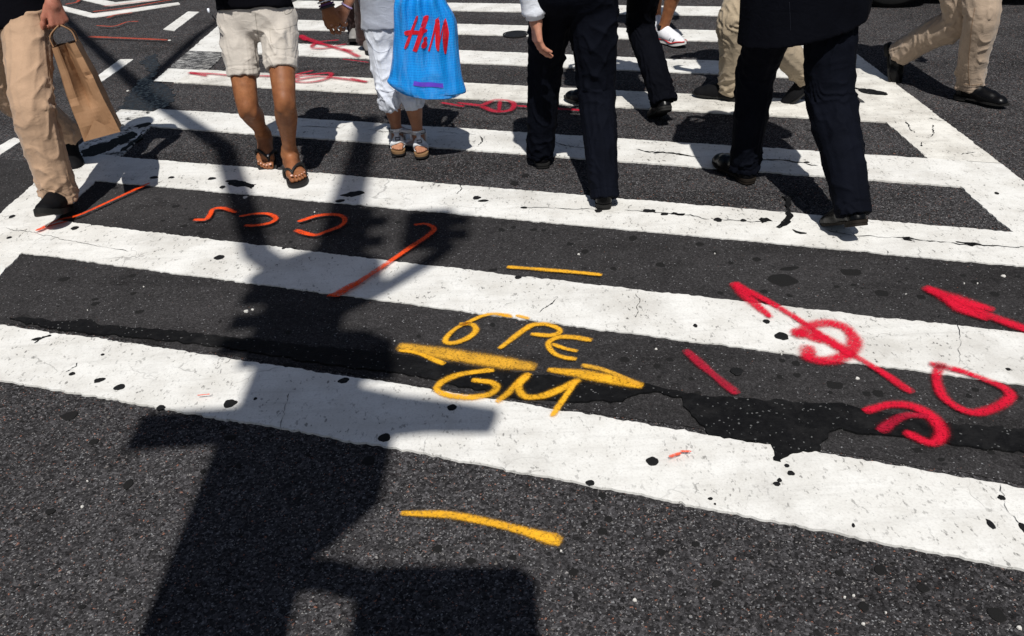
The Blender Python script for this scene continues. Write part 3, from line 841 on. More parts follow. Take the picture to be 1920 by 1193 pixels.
def chain(g_, pts, rad, k=None, ell=None):
    for i in range(len(pts) - 1):
        cone(g_, pts[i], pts[i + 1], rad[i], rad[i + 1], k, ell)

def schain(g_, pts, rad, n=4, k=.004):
    P = catmull(np.asarray(pts, float), n); r = catmull(np.asarray(rad, float)[:, None], n)[:, 0]
    for i in range(len(P) - 1): cone(g_, P[i], P[i + 1], r[i], r[i + 1], k)

def ball(g_, c, r, R=None, k=None):
    c = np.asarray(c, np.float32); r = np.asarray(r, np.float32) * np.ones(3, np.float32)
    Rm = np.eye(3, dtype=np.float32) if R is None else np.asarray(R, np.float32)   # columns = axes
    ext = np.sqrt(((Rm * r) ** 2).sum(1))
    def f(P):
        q = (P - c) @ Rm
        kk = np.sqrt(((q / r) ** 2).sum(-1))
        k2 = np.sqrt(((q / (r * r)) ** 2).sum(-1)) + 1e-6
        return kk * (kk - 1) / k2
    g_['prims'].append({'f': f, 'lo': c - ext, 'hi': c + ext, 'k': g_['k'] if k is None else k})

CORN = np.array([(x, y, z) for x in (0, 1) for y in (0, 1) for z in (0, 1)])
EDG = [(a, b) for a in range(8) for b in range(a + 1, 8) if np.abs(CORN[a] - CORN[b]).sum() == 1]
def surfnet(D, lo, h):
    s_ = D < 0
    c = np.zeros(np.array(D.shape) - 1, np.int8)
    for o in CORN:
        c += s_[o[0]:D.shape[0] - 1 + o[0], o[1]:D.shape[1] - 1 + o[1], o[2]:D.shape[2] - 1 + o[2]]
    mask = (c > 0) & (c < 8)
    ci = np.argwhere(mask)
    idx = np.full(mask.shape, -1, np.int32); idx[mask] = np.arange(len(ci))
    vals = np.stack([D[ci[:, 0] + o[0], ci[:, 1] + o[1], ci[:, 2] + o[2]] for o in CORN], 1).astype(float)
    vals = np.clip(vals, -.2, .2)
    acc = np.zeros((len(ci), 3)); cnt = np.zeros(len(ci))
    for a, b in EDG:
        va, vb = vals[:, a], vals[:, b]
        x = (va < 0) != (vb < 0)
        t = np.where(x, va / np.where(x, va - vb, 1), 0)
        acc += np.where(x[:, None], CORN[a] + t[:, None] * (CORN[b] - CORN[a]), 0); cnt += x
    V = (ci + acc / cnt[:, None]) * h + lo
    Q = []
    for ax in range(3):
        o1, o2 = [(1, 2), (2, 0), (0, 1)][ax]
        sl0 = [slice(1, -1)] * 3; sl1 = [slice(1, -1)] * 3
        sl0[ax] = slice(0, -1); sl1[ax] = slice(1, None)
        A, B = s_[tuple(sl0)], s_[tuple(sl1)]
        for flip, mk in ((False, A & ~B), (True, ~A & B)):
            e = np.argwhere(mk)
            if not len(e): continue
            e = e + 1; e[:, ax] -= 1
            u1 = np.zeros(3, int); u1[o1] = 1; u2 = np.zeros(3, int); u2[o2] = 1
            q = [e - u1 - u2, e - u2, e, e - u1]
            q = np.stack([idx[w[:, 0], w[:, 1], w[:, 2]] for w in q], 1)
            Q.append(q[:, ::-1] if flip else q)
    return V, np.vstack(Q)

def vnormals(V, Q):
    n = np.cross(V[Q[:, 2]] - V[Q[:, 0]], V[Q[:, 3]] - V[Q[:, 1]])
    N_ = np.zeros_like(V)
    for i in range(4): np.add.at(N_, Q[:, i], n)
    return nrm2(N_)

# ---- cloth folds
def ridge(n): return 1 - 2 * np.abs(n)

def leg_param(V, legs):
    """for each vertex: arc length along the nearer leg's axis, angle round it, leg index, total length"""
    best = np.full(len(V), 1e9); S_ = np.zeros(len(V)); A_ = np.zeros(len(V)); K_ = np.zeros(len(V)); LI = np.zeros(len(V), int)
    for li, (pts, front) in enumerate(legs):
        L0 = 0
        for i in range(len(pts) - 1):
            a, b = np.asarray(pts[i]), np.asarray(pts[i + 1]); ba = b - a; L = np.linalg.norm(ba)
            t = np.clip((V - a) @ ba / L ** 2, 0, 1)
            w = V - a - t[:, None] * ba
            d = np.linalg.norm(w, axis=1)
            tt = ba / L; fr = nrm(front - (front @ tt) * tt); sd = np.cross(tt, fr)
            m_ = d < best
            best[m_] = d[m_]; S_[m_] = L0 + t[m_] * L; A_[m_] = np.arctan2(w[m_] @ sd, w[m_] @ fr); LI[m_] = li
            L0 += L
    return S_, A_, LI

def folds(V, Q, legs, knee_s, hem_s, amp=.008, seed=0, crease=0.0, hem=True, loose=1.0, bend=(1.0, 1.0)):
    N_ = vnormals(V, Q)
    S_, A_, LI = leg_param(V, legs)
    ks = np.array(knee_s)[LI]; hs = np.array(hem_s)[LI]; bd = np.array(bend)[LI]
    sd = LI * 13.7 + seed * 3.1
    c, s = np.cos(A_), np.sin(A_)
    warp = vnoise(np.column_stack([V * 6]) + sd[:, None], seed)
    low = vnoise(np.column_stack([S_ * 7 + sd, c * 1.0, s * 1.0]), seed + 6)
    low2 = vnoise(np.column_stack([S_ * 5.5 - sd, c * 1.3, s * 1.3]), seed + 7)
    fine = vnoise(V * 26 + sd[:, None], seed + 8)
    def fold(ph, p=2.2): return (1 - np.abs(np.sin(math.pi * ph))) ** (.62 * p)
    # short stacked folds round the knee and above the hem; they start and stop
    f1 = fold(S_ * 11 + 1.0 * np.sin(A_ + sd) + 1.7 * warp + .25 * fine) * sstep(-.35, .35, low)
    f1b = fold(S_ * 16 - 1.3 * np.sin(A_ * 1.0 + 2 + sd) + 1.9 * low + .3 * fine) * sstep(-.2, .4, low2)
    # oblique pulls running round the leg, both ways
    f2 = fold(S_ * 9 + .9 * np.sin(A_ - .6) + .8 * low2 + .2 * warp, 3) * sstep(-.1, .45, low)
    f3 = fold(S_ * 8 - .9 * np.sin(A_ + .7) + .8 * low + .2 * warp, 3) * sstep(-.1, .45, -low2)
    # long drapes down the leg
    f4 = ridge(vnoise(np.column_stack([S_ * 2.4 + sd, c * 3.0 + S_ * 2.0, s * 3.0 - S_ * 2.0 + warp * .4]), seed + 4))
    big = vnoise(np.column_stack([S_ * 5 + sd, c * .8, s * .8]), seed + 5)
    ek = np.exp(-((S_ - ks) / .12) ** 2) * (.6 + .4 * bd) * (.85 - .25 * c)
    eh = np.exp(-((S_ - hs + .06) / .09) ** 2)
    et = np.exp(-((S_ - .03) / .15) ** 2)
    up = sstep(0, .10, S_)
    d = amp * (ek * (1.0 * f1 + .7 * f1b) + eh * (1.0 * f1 + .6 * f1b) * loose + et * .8 * (f2 + f3) + up * (.65 * f2 + .65 * f3 + .30 * f4) + .22 * big - .30)
    if crease:
        d += crease * (np.exp(-(A_ / .16) ** 2) + .8 * np.exp(-((np.abs(A_) - math.pi) / .16) ** 2)) * sstep(.25, .45, S_)
    if hem:
        d += .0012 * (np.abs(S_ - hs + .016) < .020) - .0025 * np.exp(-((S_ - hs + .038) / .004) ** 2)
    return V + N_ * d[:, None]

def crumple(V, Q, amp, seed, stretch=(5, 5, 2.2)):
    N_ = vnormals(V, Q)
    w = vnoise(V * 5 + seed, seed)
    d = amp * (.8 * ridge(vnoise(V * np.array(stretch) + w[:, None] * .6 + seed, seed)) + .45 * ridge(vnoise(V * np.array(stretch) * 2.3 + seed, seed + 1)))
    return V + N_ * d[:, None]

def soft_mesh(name, V, Q, mat, parent, base):
    return add(name, mesh_fast(shift(V, base), Q, name), mat, parent, smooth=True)

# ---- hands and feet
def hand_pts(w, d, n_, thumb, curl=(.25, .45, .35), spread=.0, scale=1.0, tdir=(.55, .75, .35), tcurl=.4, curls=None):
    """finger chains: w wrist, d finger direction, n_ palm normal, thumb = +1/-1 side of cross(d,n)"""
    d = nrm(d); n_ = nrm(n_ - (n_ @ d) * d); s = np.cross(d, n_) * thumb
    out = []
    LN = [(.043, .026, .021), (.047, .030, .022), (.043, .028, .021), (.034, .021, .019)]
    for i in range(4):
        off = (.034, .0115, -.0115, -.033)[i]
        kn = w + scale * (d * (.094, .098, .094, .084)[i] + s * off)
        ang = 0; p = kn; ch = [kn]
        cu = curl if curls is None else curls[i]
        for j in range(3):
            ang += cu[j]
            dr = nrm(d * math.cos(ang) + n_ * math.sin(ang) + s * spread * (1.5 - i) * .25)
            p = p + dr * LN[i][j] * scale; ch.append(p)
        out.append(ch)
    tb = w + scale * (d * .022 + s * .026 + n_ * .010)
    td = nrm(d * tdir[0] + s * tdir[1] + n_ * tdir[2])
    t1 = tb + td * .046 * scale
    td2 = nrm(td + (d * .9 - s * .2 + n_ * .25) * tcurl); t2 = t1 + td2 * .034 * scale
    td3 = nrm(td2 + (d * .6 + n_ * .3 - s * .2) * tcurl); t3 = t2 + td3 * .026 * scale
    return out, [tb, t1, t2, t3], s

def hand(g_, w, d, n_, thumb, scale=1.0, **kw):
    d = nrm(np.asarray(d, float)); n_ = np.asarray(n_, float); w = np.asarray(w, float)
    fs, th, s = hand_pts(w, d, n_, thumb, scale=scale, **kw)
    for i, ch in enumerate(fs):
        cone(g_, w + s * (.016, .005, -.006, -.016)[i] * scale + d * .01 * scale, ch[0], .0165 * scale, .0125 * scale, k=.012 * scale)
        chain(g_, ch, [r * scale for r in (.0105, .0094, .0086, .0072)], k=.004 * scale)
    chain(g_, th, [r * scale for r in (.0165, .0125, .0105, .0085)], k=.008 * scale)
    return fs, th

def foot_frame(pivot, head, pitch, loc):
    a = math.atan2(head[1], head[0]); p = math.radians(pitch)
    Rz = np.array([[math.cos(a), -math.sin(a), 0], [math.sin(a), math.cos(a), 0], [0, 0, 1]])
    Ry = np.array([[math.cos(p), 0, math.sin(p)], [0, 1, 0], [-math.sin(p), 0, math.cos(p)]])
    R = Rz @ Ry
    return R, np.asarray(pivot, float) - R @ np.asarray(loc, float)

def bare_foot(g_, R, T, side, k):
    """side +1 = left foot (big toe towards -y)"""
    f = lambda x, y, z: R @ (np.array([x, y * side, z]) * k) + T
    ball(g_, f(-.018, 0, .034), np.array([.036, .030, .034]) * k, R, k=.02 * k)
    cone(g_, f(0, 0, .10), f(.0, 0, .045), .035 * k, .036 * k, k=.02 * k)
    ball(g_, f(.0, -.028, .078), .013 * k, k=.014 * k); ball(g_, f(-.004, .028, .068), .013 * k, k=.014 * k)
    cone(g_, f(.012, 0, .072), f(.10, -.006, .036), .033 * k, .027 * k, k=.02 * k)
    cone(g_, f(-.005, .012, .026), f(.11, .026, .019), .025 * k, .018 * k, k=.02 * k)
    cone(g_, f(-.005, -.012, .03), f(.122, -.024, .022), .024 * k, .021 * k, k=.02 * k)
    cone(g_, f(.122, -.022, .022), f(.112, .028, .018), .020 * k, .017 * k, k=.015 * k)
    toes = [(.128, -.030, .178, -.027, .0125), (.132, -.010, .178, -.008, .0092), (.130, .006, .171, .008, .0085), (.124, .020, .160, .022, .0082), (.114, .034, .145, .036, .0082)]
    tips = []
    for x0, y0, x1, y1, r in toes:
        mx = (x0 + x1) / 2
        chain(g_, [f(x0, y0, .018), f(mx, (y0 + y1) / 2, .019), f(x1, y1, r * 1.05)], [r * 1.05 * k, r * .95 * k, r * k], k=.005 * k)
        tips.append(f(x1 + r * .25, y1, r * 1.85))
    return f, tips

def outline(n, pts):
    """closed smooth outline (local x, y) through half-width table: [(x, ymin, ymax), ...]"""
    top = [(x, b) for x, a, b in pts]; bot = [(x, a) for x, a, b in pts][::-1]
    P = np.array(top + bot)
    Q = np.vstack([P, P[0]])
    return catmull(Q, n)[:-1]

def slab(o2, z0, z1, f, inset=0.0, curve=None):
    """extruded outline; f maps local to world; curve(x) lifts"""
    n = len(o2); cv = curve or (lambda x: 0)
    c = o2.mean(0)
    P1 = o2; P2 = c + (o2 - c) * (1 - inset)
    V = [f(x, y, z0 + cv(x)) for x, y in P1] + [f(x, y, z1 + cv(x)) for x, y in P1] + [f(x, y, z1 + cv(x)) for x, y in P2]
    F = [tuple(range(n - 1, -1, -1))] + [(i, (i + 1) % n, n + (i + 1) % n, n + i) for i in range(n)] + [tuple(2 * n + i for i in range(n))]
    F += [(n + i, n + (i + 1) % n, 2 * n + (i + 1) % n, 2 * n + i) for i in range(n)]
    return np.array(V), F

SHOE_OUT = [(-.068, -.006, .006), (-.062, -.026, .026), (-.035, -.036, .034), (.02, -.034, .034), (.07, -.036, .042), (.125, -.047, .050), (.17, -.045, .040), (.205, -.030, .022), (.222, -.008, .002)]
def shoe(parent, base, R, T, side, k, mat, solemat, style='dress', accent=None):
    f = lambda x, y, z: R @ (np.array([x, y * side, z]) * k) + T
    fl = Field(.0045)
    up = R @ np.array([0, 0, 1.0])
    g_ = fl.group(.022 * k, [(f(0, 0, .016), -up)])
    if style == 'dress':
        cone(g_, f(-.026, 0, .05), f(-.028, 0, .026), .034 * k, .036 * k)
        cone(g_, f(0, 0, .082), f(.03, 0, .055), .036 * k, .040 * k)
        cone(g_, f(.02, 0, .05), f(.12, .001, .032), .040 * k, .043 * k)
        cone(g_, f(.10, .003, .026), f(.172, -.004, .022), .044 * k, .036 * k)
        ball(g_, f(.175, -.006, .024), np.array([.042, .036, .024]) * k, R)
        cone(g_, f(.02, 0, .092), f(.075, 0, .062), .018 * k, .022 * k)
    else:
        cone(g_, f(-.022, 0, .075), f(-.026, 0, .03), .036 * k, .041 * k)
        cone(g_, f(.0, 0, .085), f(.04, 0, .065), .037 * k, .042 * k)
        cone(g_, f(.02, 0, .055), f(.12, .002, .042), .045 * k, .047 * k)
        cone(g_, f(.03, 0, .105), f(.09, 0, .075), .020 * k, .026 * k)
        ball(g_, f(.165, -.004, .036), np.array([.052, .042, .034]) * k, R)
    V, Q = fl.bake()
    o = soft_mesh('shoe', V, Q, mat, parent, base)
    ol = outline(4, SHOE_OUT) * (1.0 if style == 'dress' else 1.06)
    if style == 'dress':
        v1 = slab(ol * 1.03, .008, .019, f, .04, lambda x: .004 * max(0, (x - .12) / .1) ** 2)
        heel = ol[ol[:, 0] < .012] * .99
        v2 = slab(heel, -.004, .0082, f)
        v, q = join([v1, v2])
    else:
        v, q = slab(ol * 1.02, 0, .026, f, .06, lambda x: .016 * max(0, (x - .12) / .1) ** 2 + .006 * max(0, (-x) / .06) ** 2)
    add('sole', mesh_from(shift(v, base), q, 'sole'), solemat, o)
    # laces
    P = []
    for i in range(4):
        x = .045 + .021 * i; zz = (.083 - .0105 * i) + (.012 if style != 'dress' else 0)
        P.append(tube([f(x, -.02, zz - .009), f(x + .004, -.008, zz), f(x + .004, .008, zz), f(x, .02, zz - .009)], .0024 * k if style == 'dress' else .0034 * k, 5))
    v, q = join(P)
    add('laces', mesh_from(shift(v, base), q, 'laces'), accent or mat, o)
    return o, f

def knee_ik(hip, ank, L1, L2, px=None, front=None):
    v = ank - hip; d = np.linalg.norm(v)
    if d > .997 * (L1 + L2):
        s_ = d / (.997 * (L1 + L2)); L1 *= s_; L2 *= s_
    e = v / d; a = (L1 * L1 - L2 * L2 + d * d) / (2 * d); h = math.sqrt(max(1e-6, L1 * L1 - a * a))
    fr = nrm(front - (front @ e) * e); sd = np.cross(e, fr)
    best = None
    for t in np.linspace(-1.3, 1.3, 53):
        p = hip + e * a + h * (math.cos(t) * fr + math.sin(t) * sd)
        c_ = abs(t) * 6 + (0 if px is None else np.linalg.norm(proj(p) - px))
        if best is None or c_ < best[0]: best = (c_, p)
    return best[1]

EYE = plain('eye', (.60, .57, .54), .2, spec=.5)
IRIS = plain('iris', (.02, .012, .008), .15, spec=.6)
class Man:
    """one walking figure; legs given by foot placement, upper body derived"""
    def __init__(s, label, H, pel, face, feet, knee_px=(None, None), skin_m=None, group='people on the crossing', lean=.03, hipw=.085, h=.009):
        s.H = H; s.f = np.array([*nrm(face), 0]); s.l = np.array([-s.f[1], s.f[0], 0]); s.pel = np.asarray(pel, float)
        s.base = np.array([s.pel[0], s.pel[1], 0.0]); s.k = H / 1.76; s.h = h; s.skin = skin_m
        s.label = label; s.group = group; s.lean = lean
        s.legs = []
        for i, (side, ft) in enumerate(zip((1, -1), feet)):
            hip = s.pel + s.l * side * hipw * s.k - np.array([0, 0, .03])
            fk = ft.get('k', s.k)
            loc = {'ball': (.14 * fk, 0, 0), 'heel': (-.05 * fk, 0, 0), 'mid': (0, 0, 0)}[ft.get('piv', 'mid')]
            R, T = foot_frame(ft['p'], ft['head'], ft.get('pitch', 0), loc)
            ank = R @ np.array([0, 0, .088 * fk]) + T
            kn = knee_ik(hip, ank, .248 * H, .238 * H, None if knee_px[i] is None else np.array(knee_px[i]), s.f + np.array([0, 0, .001]))
            s.legs.append(dict(side=side, hip=hip, knee=kn, ank=ank, R=R, T=T, fk=fk, head=np.array([*nrm(ft['head']), 0])))
        up = nrm(np.array([0, 0, 1.0]) + s.f * lean)
        s.up = up
        s.chest = s.pel + up * .20 * H; s.neck = s.pel + up * .305 * H; s.headc = s.pel + up * .395 * H + s.f * .012 * H
        s.sh = [s.pel + up * .278 * H + s.l * sd * .108 * H for sd in (1, -1)]
        s.arms = [None, None]
        s.bare_feet = False
        s.toes = []
    def arm(s, i, elbow=None, wrist=None, hd=None, hn=None, thumb=None, **kw):
        side = (1, -1)[i]; H = s.H
        sw = kw.pop('swing', 0.0)
        if elbow is None: elbow = s.sh[i] + nrm(np.array([0, 0, -1.0]) + s.l * side * .12 + s.f * (sw * .8 - .05)) * .172 * H
        if wrist is None: wrist = elbow + nrm(np.array([0, 0, -1.0]) + s.l * side * .05 + s.f * (sw + .18)) * .152 * H
        elbow = np.asarray(elbow, float); wrist = np.asarray(wrist, float)
        if hd is None: hd = wrist - elbow
        if hn is None: hn = -s.l * side
        if thumb is None:   # thumb forward
            d = nrm(hd); n_ = nrm(hn - (hn @ d) * d); thumb = 1 if np.cross(d, n_) @ s.f > 0 else -1
        s.arms[i] = dict(e=elbow, w=wrist, hd=np.asarray(hd, float), hn=np.asarray(hn, float), thumb=thumb, kw=kw)
    def body(s, calf=1.0, slim=.78, bare=(False, False)):
        H, k = s.H, s.k
        fl = Field(s.h); g_ = fl.group(.035 * k)
        up, l, f = s.up, s.l, s.f
        R3 = np.column_stack([l, f, up])
        ball(g_, s.pel + up * .02, np.array([.150, .10, .12]) * k * slim, R3)
        ball(g_, s.pel + up * .12 * H, np.array([.135, .09, .16]) * k * slim, R3)
        ball(g_, s.chest + up * .02 * H, np.array([.165, .11, .17]) * k * slim, R3)
        cone(g_, s.sh[0] - l * .02, s.sh[1] + l * .02, .05 * k * slim, .05 * k * slim)
        cone(g_, s.neck - up * .05 * H, s.headc - up * .03 * H, .056 * k, .052 * k, k=.03)
        hc = s.headc
        ball(g_, hc + up * .018 * H - f * .004 * H, np.array([.074, .094, .100]) * k, R3, k=.02)
        ball(g_, hc - up * .026 * H + f * .018 * H, np.array([.056, .068, .070]) * k, R3, k=.03)
        ball(g_, hc - up * .055 * H + f * .035 * H, np.array([.026, .022, .020]) * k, R3, k=.02)       # chin
        cone(g_, hc + up * .008 * H + f * .050 * H, hc - up * .018 * H + f * .062 * H, .008 * k, .013 * k, k=.012)   # nose
        cone(g_, hc + up * .018 * H + f * .047 * H + l * .025 * k, hc + up * .018 * H + f * .047 * H - l * .025 * k, .010 * k, .010 * k, k=.015)  # brow
        cone(g_, hc - up * .036 * H + f * .050 * H + l * .018 * k, hc - up * .036 * H + f * .050 * H - l * .018 * k, .008 * k, .008 * k, k=.010)  # mouth
        for sd in (1, -1):
            ball(g_, hc - up * .004 * H + l * sd * .076 * k - f * .01, np.array([.010, .020, .032]) * k, R3, k=.008)   # ears
        for i in (0, 1):
            if s.arms[i] is None: s.arm(i)
            a = s.arms[i]
            schain(g_, [s.sh[i], (s.sh[i] + a['e']) / 2, a['e']], [.052 * k * slim, .046 * k * slim, .040 * k * slim])
            mid = a['e'] + (a['w'] - a['e']) * .35
            schain(g_, [a['e'], mid, a['w'], a['w'] + nrm(a['hd']) * .02], [.038 * k, .040 * k, .027 * k, .026 * k])
            a['fing'] = hand(g_, a['w'], a['hd'], a['hn'], a['thumb'], scale=a['kw'].pop('scale', k), **a['kw'])
        for i, L in enumerate(s.legs):
            q = slim if not bare[i] else 1.0
            hp, kn, an = L['hip'], L['knee'], L['ank']
            rad = s.legrad if bare[i] else (.085 * k * q, .07 * k * q, .054 * k * q, .052 * k * q, .036 * k)
            fr = nrm(L['head'] + s.f)
            cf = kn + (an - kn) * .32 - fr * .016 * k
            schain(g_, [hp, hp + (kn - hp) * .55, kn + (hp - kn) * .12, kn + (an - kn) * .10, cf, kn + (an - kn) * .68 - fr * .006, an], [rad[0], rad[1], rad[2] * 1.04, rad[2] * .95, rad[3] * calf, (rad[3] + rad[4]) / 2 * .90, rad[4]], 4, .006)
            if bare[i]:
                ball(g_, kn + fr * rad[2] * .40 + np.array([0, 0, .004]), np.array([.030, .028, .034]) * k, np.column_stack([np.cross(fr, [0, 0, 1]), fr, [0, 0, 1]]), k=.025)
            if bare[i]:
                sdv = np.cross(fr, [0, 0, 1.0])
                for q_ in (1, -1): ball(g_, kn + fr * rad[2] * .30 + sdv * q_ * rad[2] * .55 - np.array([0, 0, .030 * k]), np.array([.016, .016, .026]) * k, k=.02)
                cone(g_, kn + (an - kn) * .18 + fr * rad[3] * .62, kn + (an - kn) * .85 + fr * rad[4] * .35, .016 * k, .012 * k, k=.018)
                cone(g_, kn + (an - kn) * .62 - fr * rad[4] * .9, an - fr * rad[4] * .95, .012 * k, .010 * k, k=.02)
            if s.bare_feet:
                ff, tips = bare_foot(g_, L['R'], L['T'] + L['R'] @ np.array([0, 0, L.get('lift', 0)]), L['side'], L['fk'])
                s.toes.append((L, tips))
            else:
                cone(g_, an, an - L['R'] @ np.array([0, 0, .03]), rad[4], rad[4], k=.02)
        V, Q = fl.bake()
        o = soft_mesh('person', V, Q, s.skin, None, s.base)
        o.location = s.base
        tag(o, s.label, 'person', s.group)
        s.o = o
        hair = Field(.010); hg = hair.group(.02)
        ball(hg, hc + up * .030 * H - f * .016 * H, np.array([.080, .094, .094]) * k, R3)
        ball(hg, hc - f * .042 * H - up * .01 * H, np.array([.070, .050, .075]) * k, R3)
        hg['cuts'].append((hc + f * .040 * H + up * .02 * H, nrm(f * 1.0 - up * .55)))
        V, Q = hair.bake()
        V = crumple(V, Q, .005, 3, (60, 60, 12))
        soft_mesh('hair', V, Q, s.hairm, o, s.base)
        for sd in (1, -1):
            fe = Field(.004); ge = fe.group(.001); ball(ge, hc + f * .047 * H + l * sd * .030 * k + up * .004 * H, .0125 * k)
            V, Q = fe.bake(); eo = soft_mesh('eye', V, Q, EYE, o, s.base)
            fe = Field(.003); ge = fe.group(.001); ball(ge, hc + f * (.047 * H + .0092 * k) + l * sd * .030 * k + up * (.004 * H - .001), np.array([.0058, .0040, .0058]) * k, R3)
            V, Q = fe.bake(); soft_mesh('iris', V, Q, IRIS, eo, s.base)
        return o
    def trousers(s, mat, rad, hem=.02, amp=.008, seed=0, crease=0, h=.0065, waist=.16, name='trousers', seat=1.0, hem_at=None, loose=1.0, blend=.03):
        """rad: hip, thigh, knee, shin, hem radii; hem = how far below the ankle joint the cloth ends"""
        k = s.k; fl = Field(h)
        R3 = np.column_stack([s.l, s.f, s.up])
        g0 = fl.group(.05, [(s.pel + s.up * waist * k, s.up)])
        ball(g0, s.pel + s.up * .06 * k, np.array([.170, .118, .17]) * k * seat, R3)
        ball(g0, s.pel - s.up * .02 * k, np.array([.172, .122, .11]) * k * seat, R3)
        ball(g0, s.pel + s.up * .14 * k, np.array([.158, .112, .12]) * k * seat, R3)
        for sd in (1, -1): ball(g0, s.pel - s.f * .045 * k + s.l * sd * .068 * k - s.up * .02, np.array([.082, .085, .10]) * k * seat, R3)
        axes, ks, hs, bends = [], [], [], []
        for i, L in enumerate(s.legs):
            hp, kn, an = L['hip'], L['knee'], L['ank']
            r = rad[i] if isinstance(rad[0], (tuple, list)) else rad
            fr = nrm(L['head'] + s.f * 1.5)
            if hem_at is None:
                dn = nrm(an - kn); end = an + dn * hem - fr * .004
                pts = [hp, hp + (kn - hp) * .5, kn, kn + (an - kn) * .5 - fr * .006, end]
                rr = list(r)
                cutp, cutn = end - dn * .004, nrm(dn * 1.0 + np.array([0, 0, -.35]) - fr * .12)
                pts.append(end + dn * .03); rr.append(rr[-1])
            else:
                q = hem_at[i] if isinstance(hem_at, (tuple, list)) else hem_at
                tot = hp + (kn - hp) * min(q, 1.0)
                if q > 1: tot = kn + (an - kn) * (q - 1)
                dn = nrm(kn - hp) if q <= 1 else nrm(an - kn)
                pts = [hp, hp + (kn - hp) * .5] + ([kn] if q > 1 else []) + [tot, tot + dn * .03]
                rr = [r[0], r[1]] + ([r[2]] if q > 1 else []) + [r[-1], r[-1]]
                cutp, cutn = tot, dn
            g_ = fl.group(blend, [(cutp, cutn)])
            schain(g_, pts, rr, 4, .004)
            axes.append(([hp, kn, an + (nrm(an - kn) * .06)] if hem_at is None or (hem_at if np.isscalar(hem_at) else hem_at[i]) > 1 else [hp, kn], s.f))
            l1 = np.linalg.norm(kn - hp); ks.append(l1)
            hs.append(l1 + np.linalg.norm(an - kn) + hem if hem_at is None else (l1 * min(q, 1) + (np.linalg.norm(an - kn) * (q - 1) if q > 1 else 0)))
            c_ = nrm(kn - hp) @ nrm(an - kn); bends.append(1 + 2.2 * (1 - c_))
        V, Q = fl.bake()
        V = folds(V, Q, axes, ks, hs, amp, seed, crease, True, loose, bends)
        o = soft_mesh(name, V, Q, mat, s.o, s.base)
        s.axes = axes
        return o
    def top(s, mat, hemz, name='shirt', infl=1.0, sleeve=.55, amp=.006, seed=0, h=.009, hem_n=None, drop=0.0, stretch=(5, 5, 2.2), slr=1.0):
        """upper garment: torso to height hemz, sleeves to a share of the arm (1 = wrist)"""
        k, H = s.k, s.H; fl = Field(h)
        R3 = np.column_stack([s.l, s.f, s.up])
        g_ = fl.group(.06 * k, [(np.array([s.pel[0], s.pel[1], hemz]), np.array([0, 0, -1.0]) if hem_n is None else nrm(hem_n)), (s.neck + s.up * .02 * k, s.up)])
        w = infl
        dz = max(.02, s.pel[2] - hemz + .05)
        ball(g_, s.pel + s.up * .12 * H, np.array([.172, .122, .22]) * k * w, R3)
        ball(g_, s.pel + s.up * (-.02), np.array([.182, .134, .16 + dz * .5]) * k * w, R3)
        if drop: cone(g_, s.pel + s.up * .1, s.pel - s.up * (dz + .05), .14 * k * w, .15 * k * w, ell=(s.l, 1.35))
        ball(g_, s.chest + s.up * .03 * H, np.array([.185, .128, .19]) * k * w, R3)
        cone(g_, s.sh[0] - s.l * .02, s.sh[1] + s.l * .02, .068 * k * w, .068 * k * w)
        cone(g_, s.neck - s.up * .05, s.neck + s.up * .03, .075 * k, .066 * k)
        for i in (0, 1):
            a = s.arms[i]; sh_, e, w_ = s.sh[i], a['e'], a['w']
            sl = sleeve[i] if isinstance(sleeve, (tuple, list)) else sleeve
            if sl <= .5:
                end = sh_ + (e - sh_) * sl * 2; dn = nrm(e - sh_); pts = [sh_, end, end + dn * .03]; rr = [.066, .062, .062]
            else:
                end = e + (w_ - e) * (sl - .5) * 2; dn = nrm(w_ - e); pts = [sh_, (sh_ + e) / 2, e, end, end + dn * .03]; rr = [.066, .060, .054, .043, .043]
            ga = fl.group(.04 * k, [(end, dn)])
            chain(ga, pts, [q * k * slr for q in rr], k=.03)
        V, Q = fl.bake()
        V = crumple(V, Q, amp, seed, stretch)
        return soft_mesh(name, V, Q, mat, s.o, s.base)
    def shoes(s, mat, sole, style='dress', accent=None):
        return [shoe(s.o, s.base, L['R'], L['T'], L['side'], L['fk'], mat, sole, style, accent) for L in s.legs]
    def part(s, name, vf, mat, parent=None, smooth=True):
        v, f = vf
        return add(name, mesh_from(shift(v, s.base), f, name), mat, parent or s.o, smooth)

HAIR_D = cloth('hair_dark', (.012, .009, .007), .3, 300, .55, .6, 0)
HAIR_B = cloth('hair_brown', (.05, .028, .015), .3, 300, .55, .6, 0)
SK_TAN = skin('skin_tan', (.34, .140, .058), (.19, .070, .028))
SK_FAIR = skin('skin_fair', (.56, .30, .20), (.46, .20, .13))
SK_RED = skin('skin_ruddy', (.46, .20, .135), (.34, .12, .08))
SK_KID = skin('skin_child', (.47, .235, .145), (.36, .165, .09))
NAVY = cloth('suit_navy', (.0036, .0044, .0080), .25, 1100, .85, .12, .0)
BLACKS = cloth('suit_black', (.0026, .0030, .0052), .25, 1100, .85, .12, .0)
KHAKI = cloth('khaki_twill', (.40, .265, .175), .10, 800, .9, .22, .15)
KHAKI2 = cloth('khaki_pale', (.36, .29, .205), .10, 800, .9, .22, .15)
KHAKI3 = cloth('khaki_right', (.36, .275, .205), .10, 800, .9, .25, .15)
STONE = cloth('stone_cotton', (.50, .455, .405), .07, 700, .9, .25, .15)
PALEB = cloth('pale_blue_denim', (.60, .63, .70), .10, 700, .9, .25, .15)
JERSEY = cloth('grey_jersey', (.33, .355, .42), .12, 500, .95, .3, .2)
BLACKT = cloth('black_jersey', (.004, .004, .006), .2, 500, .95, .3, .0)
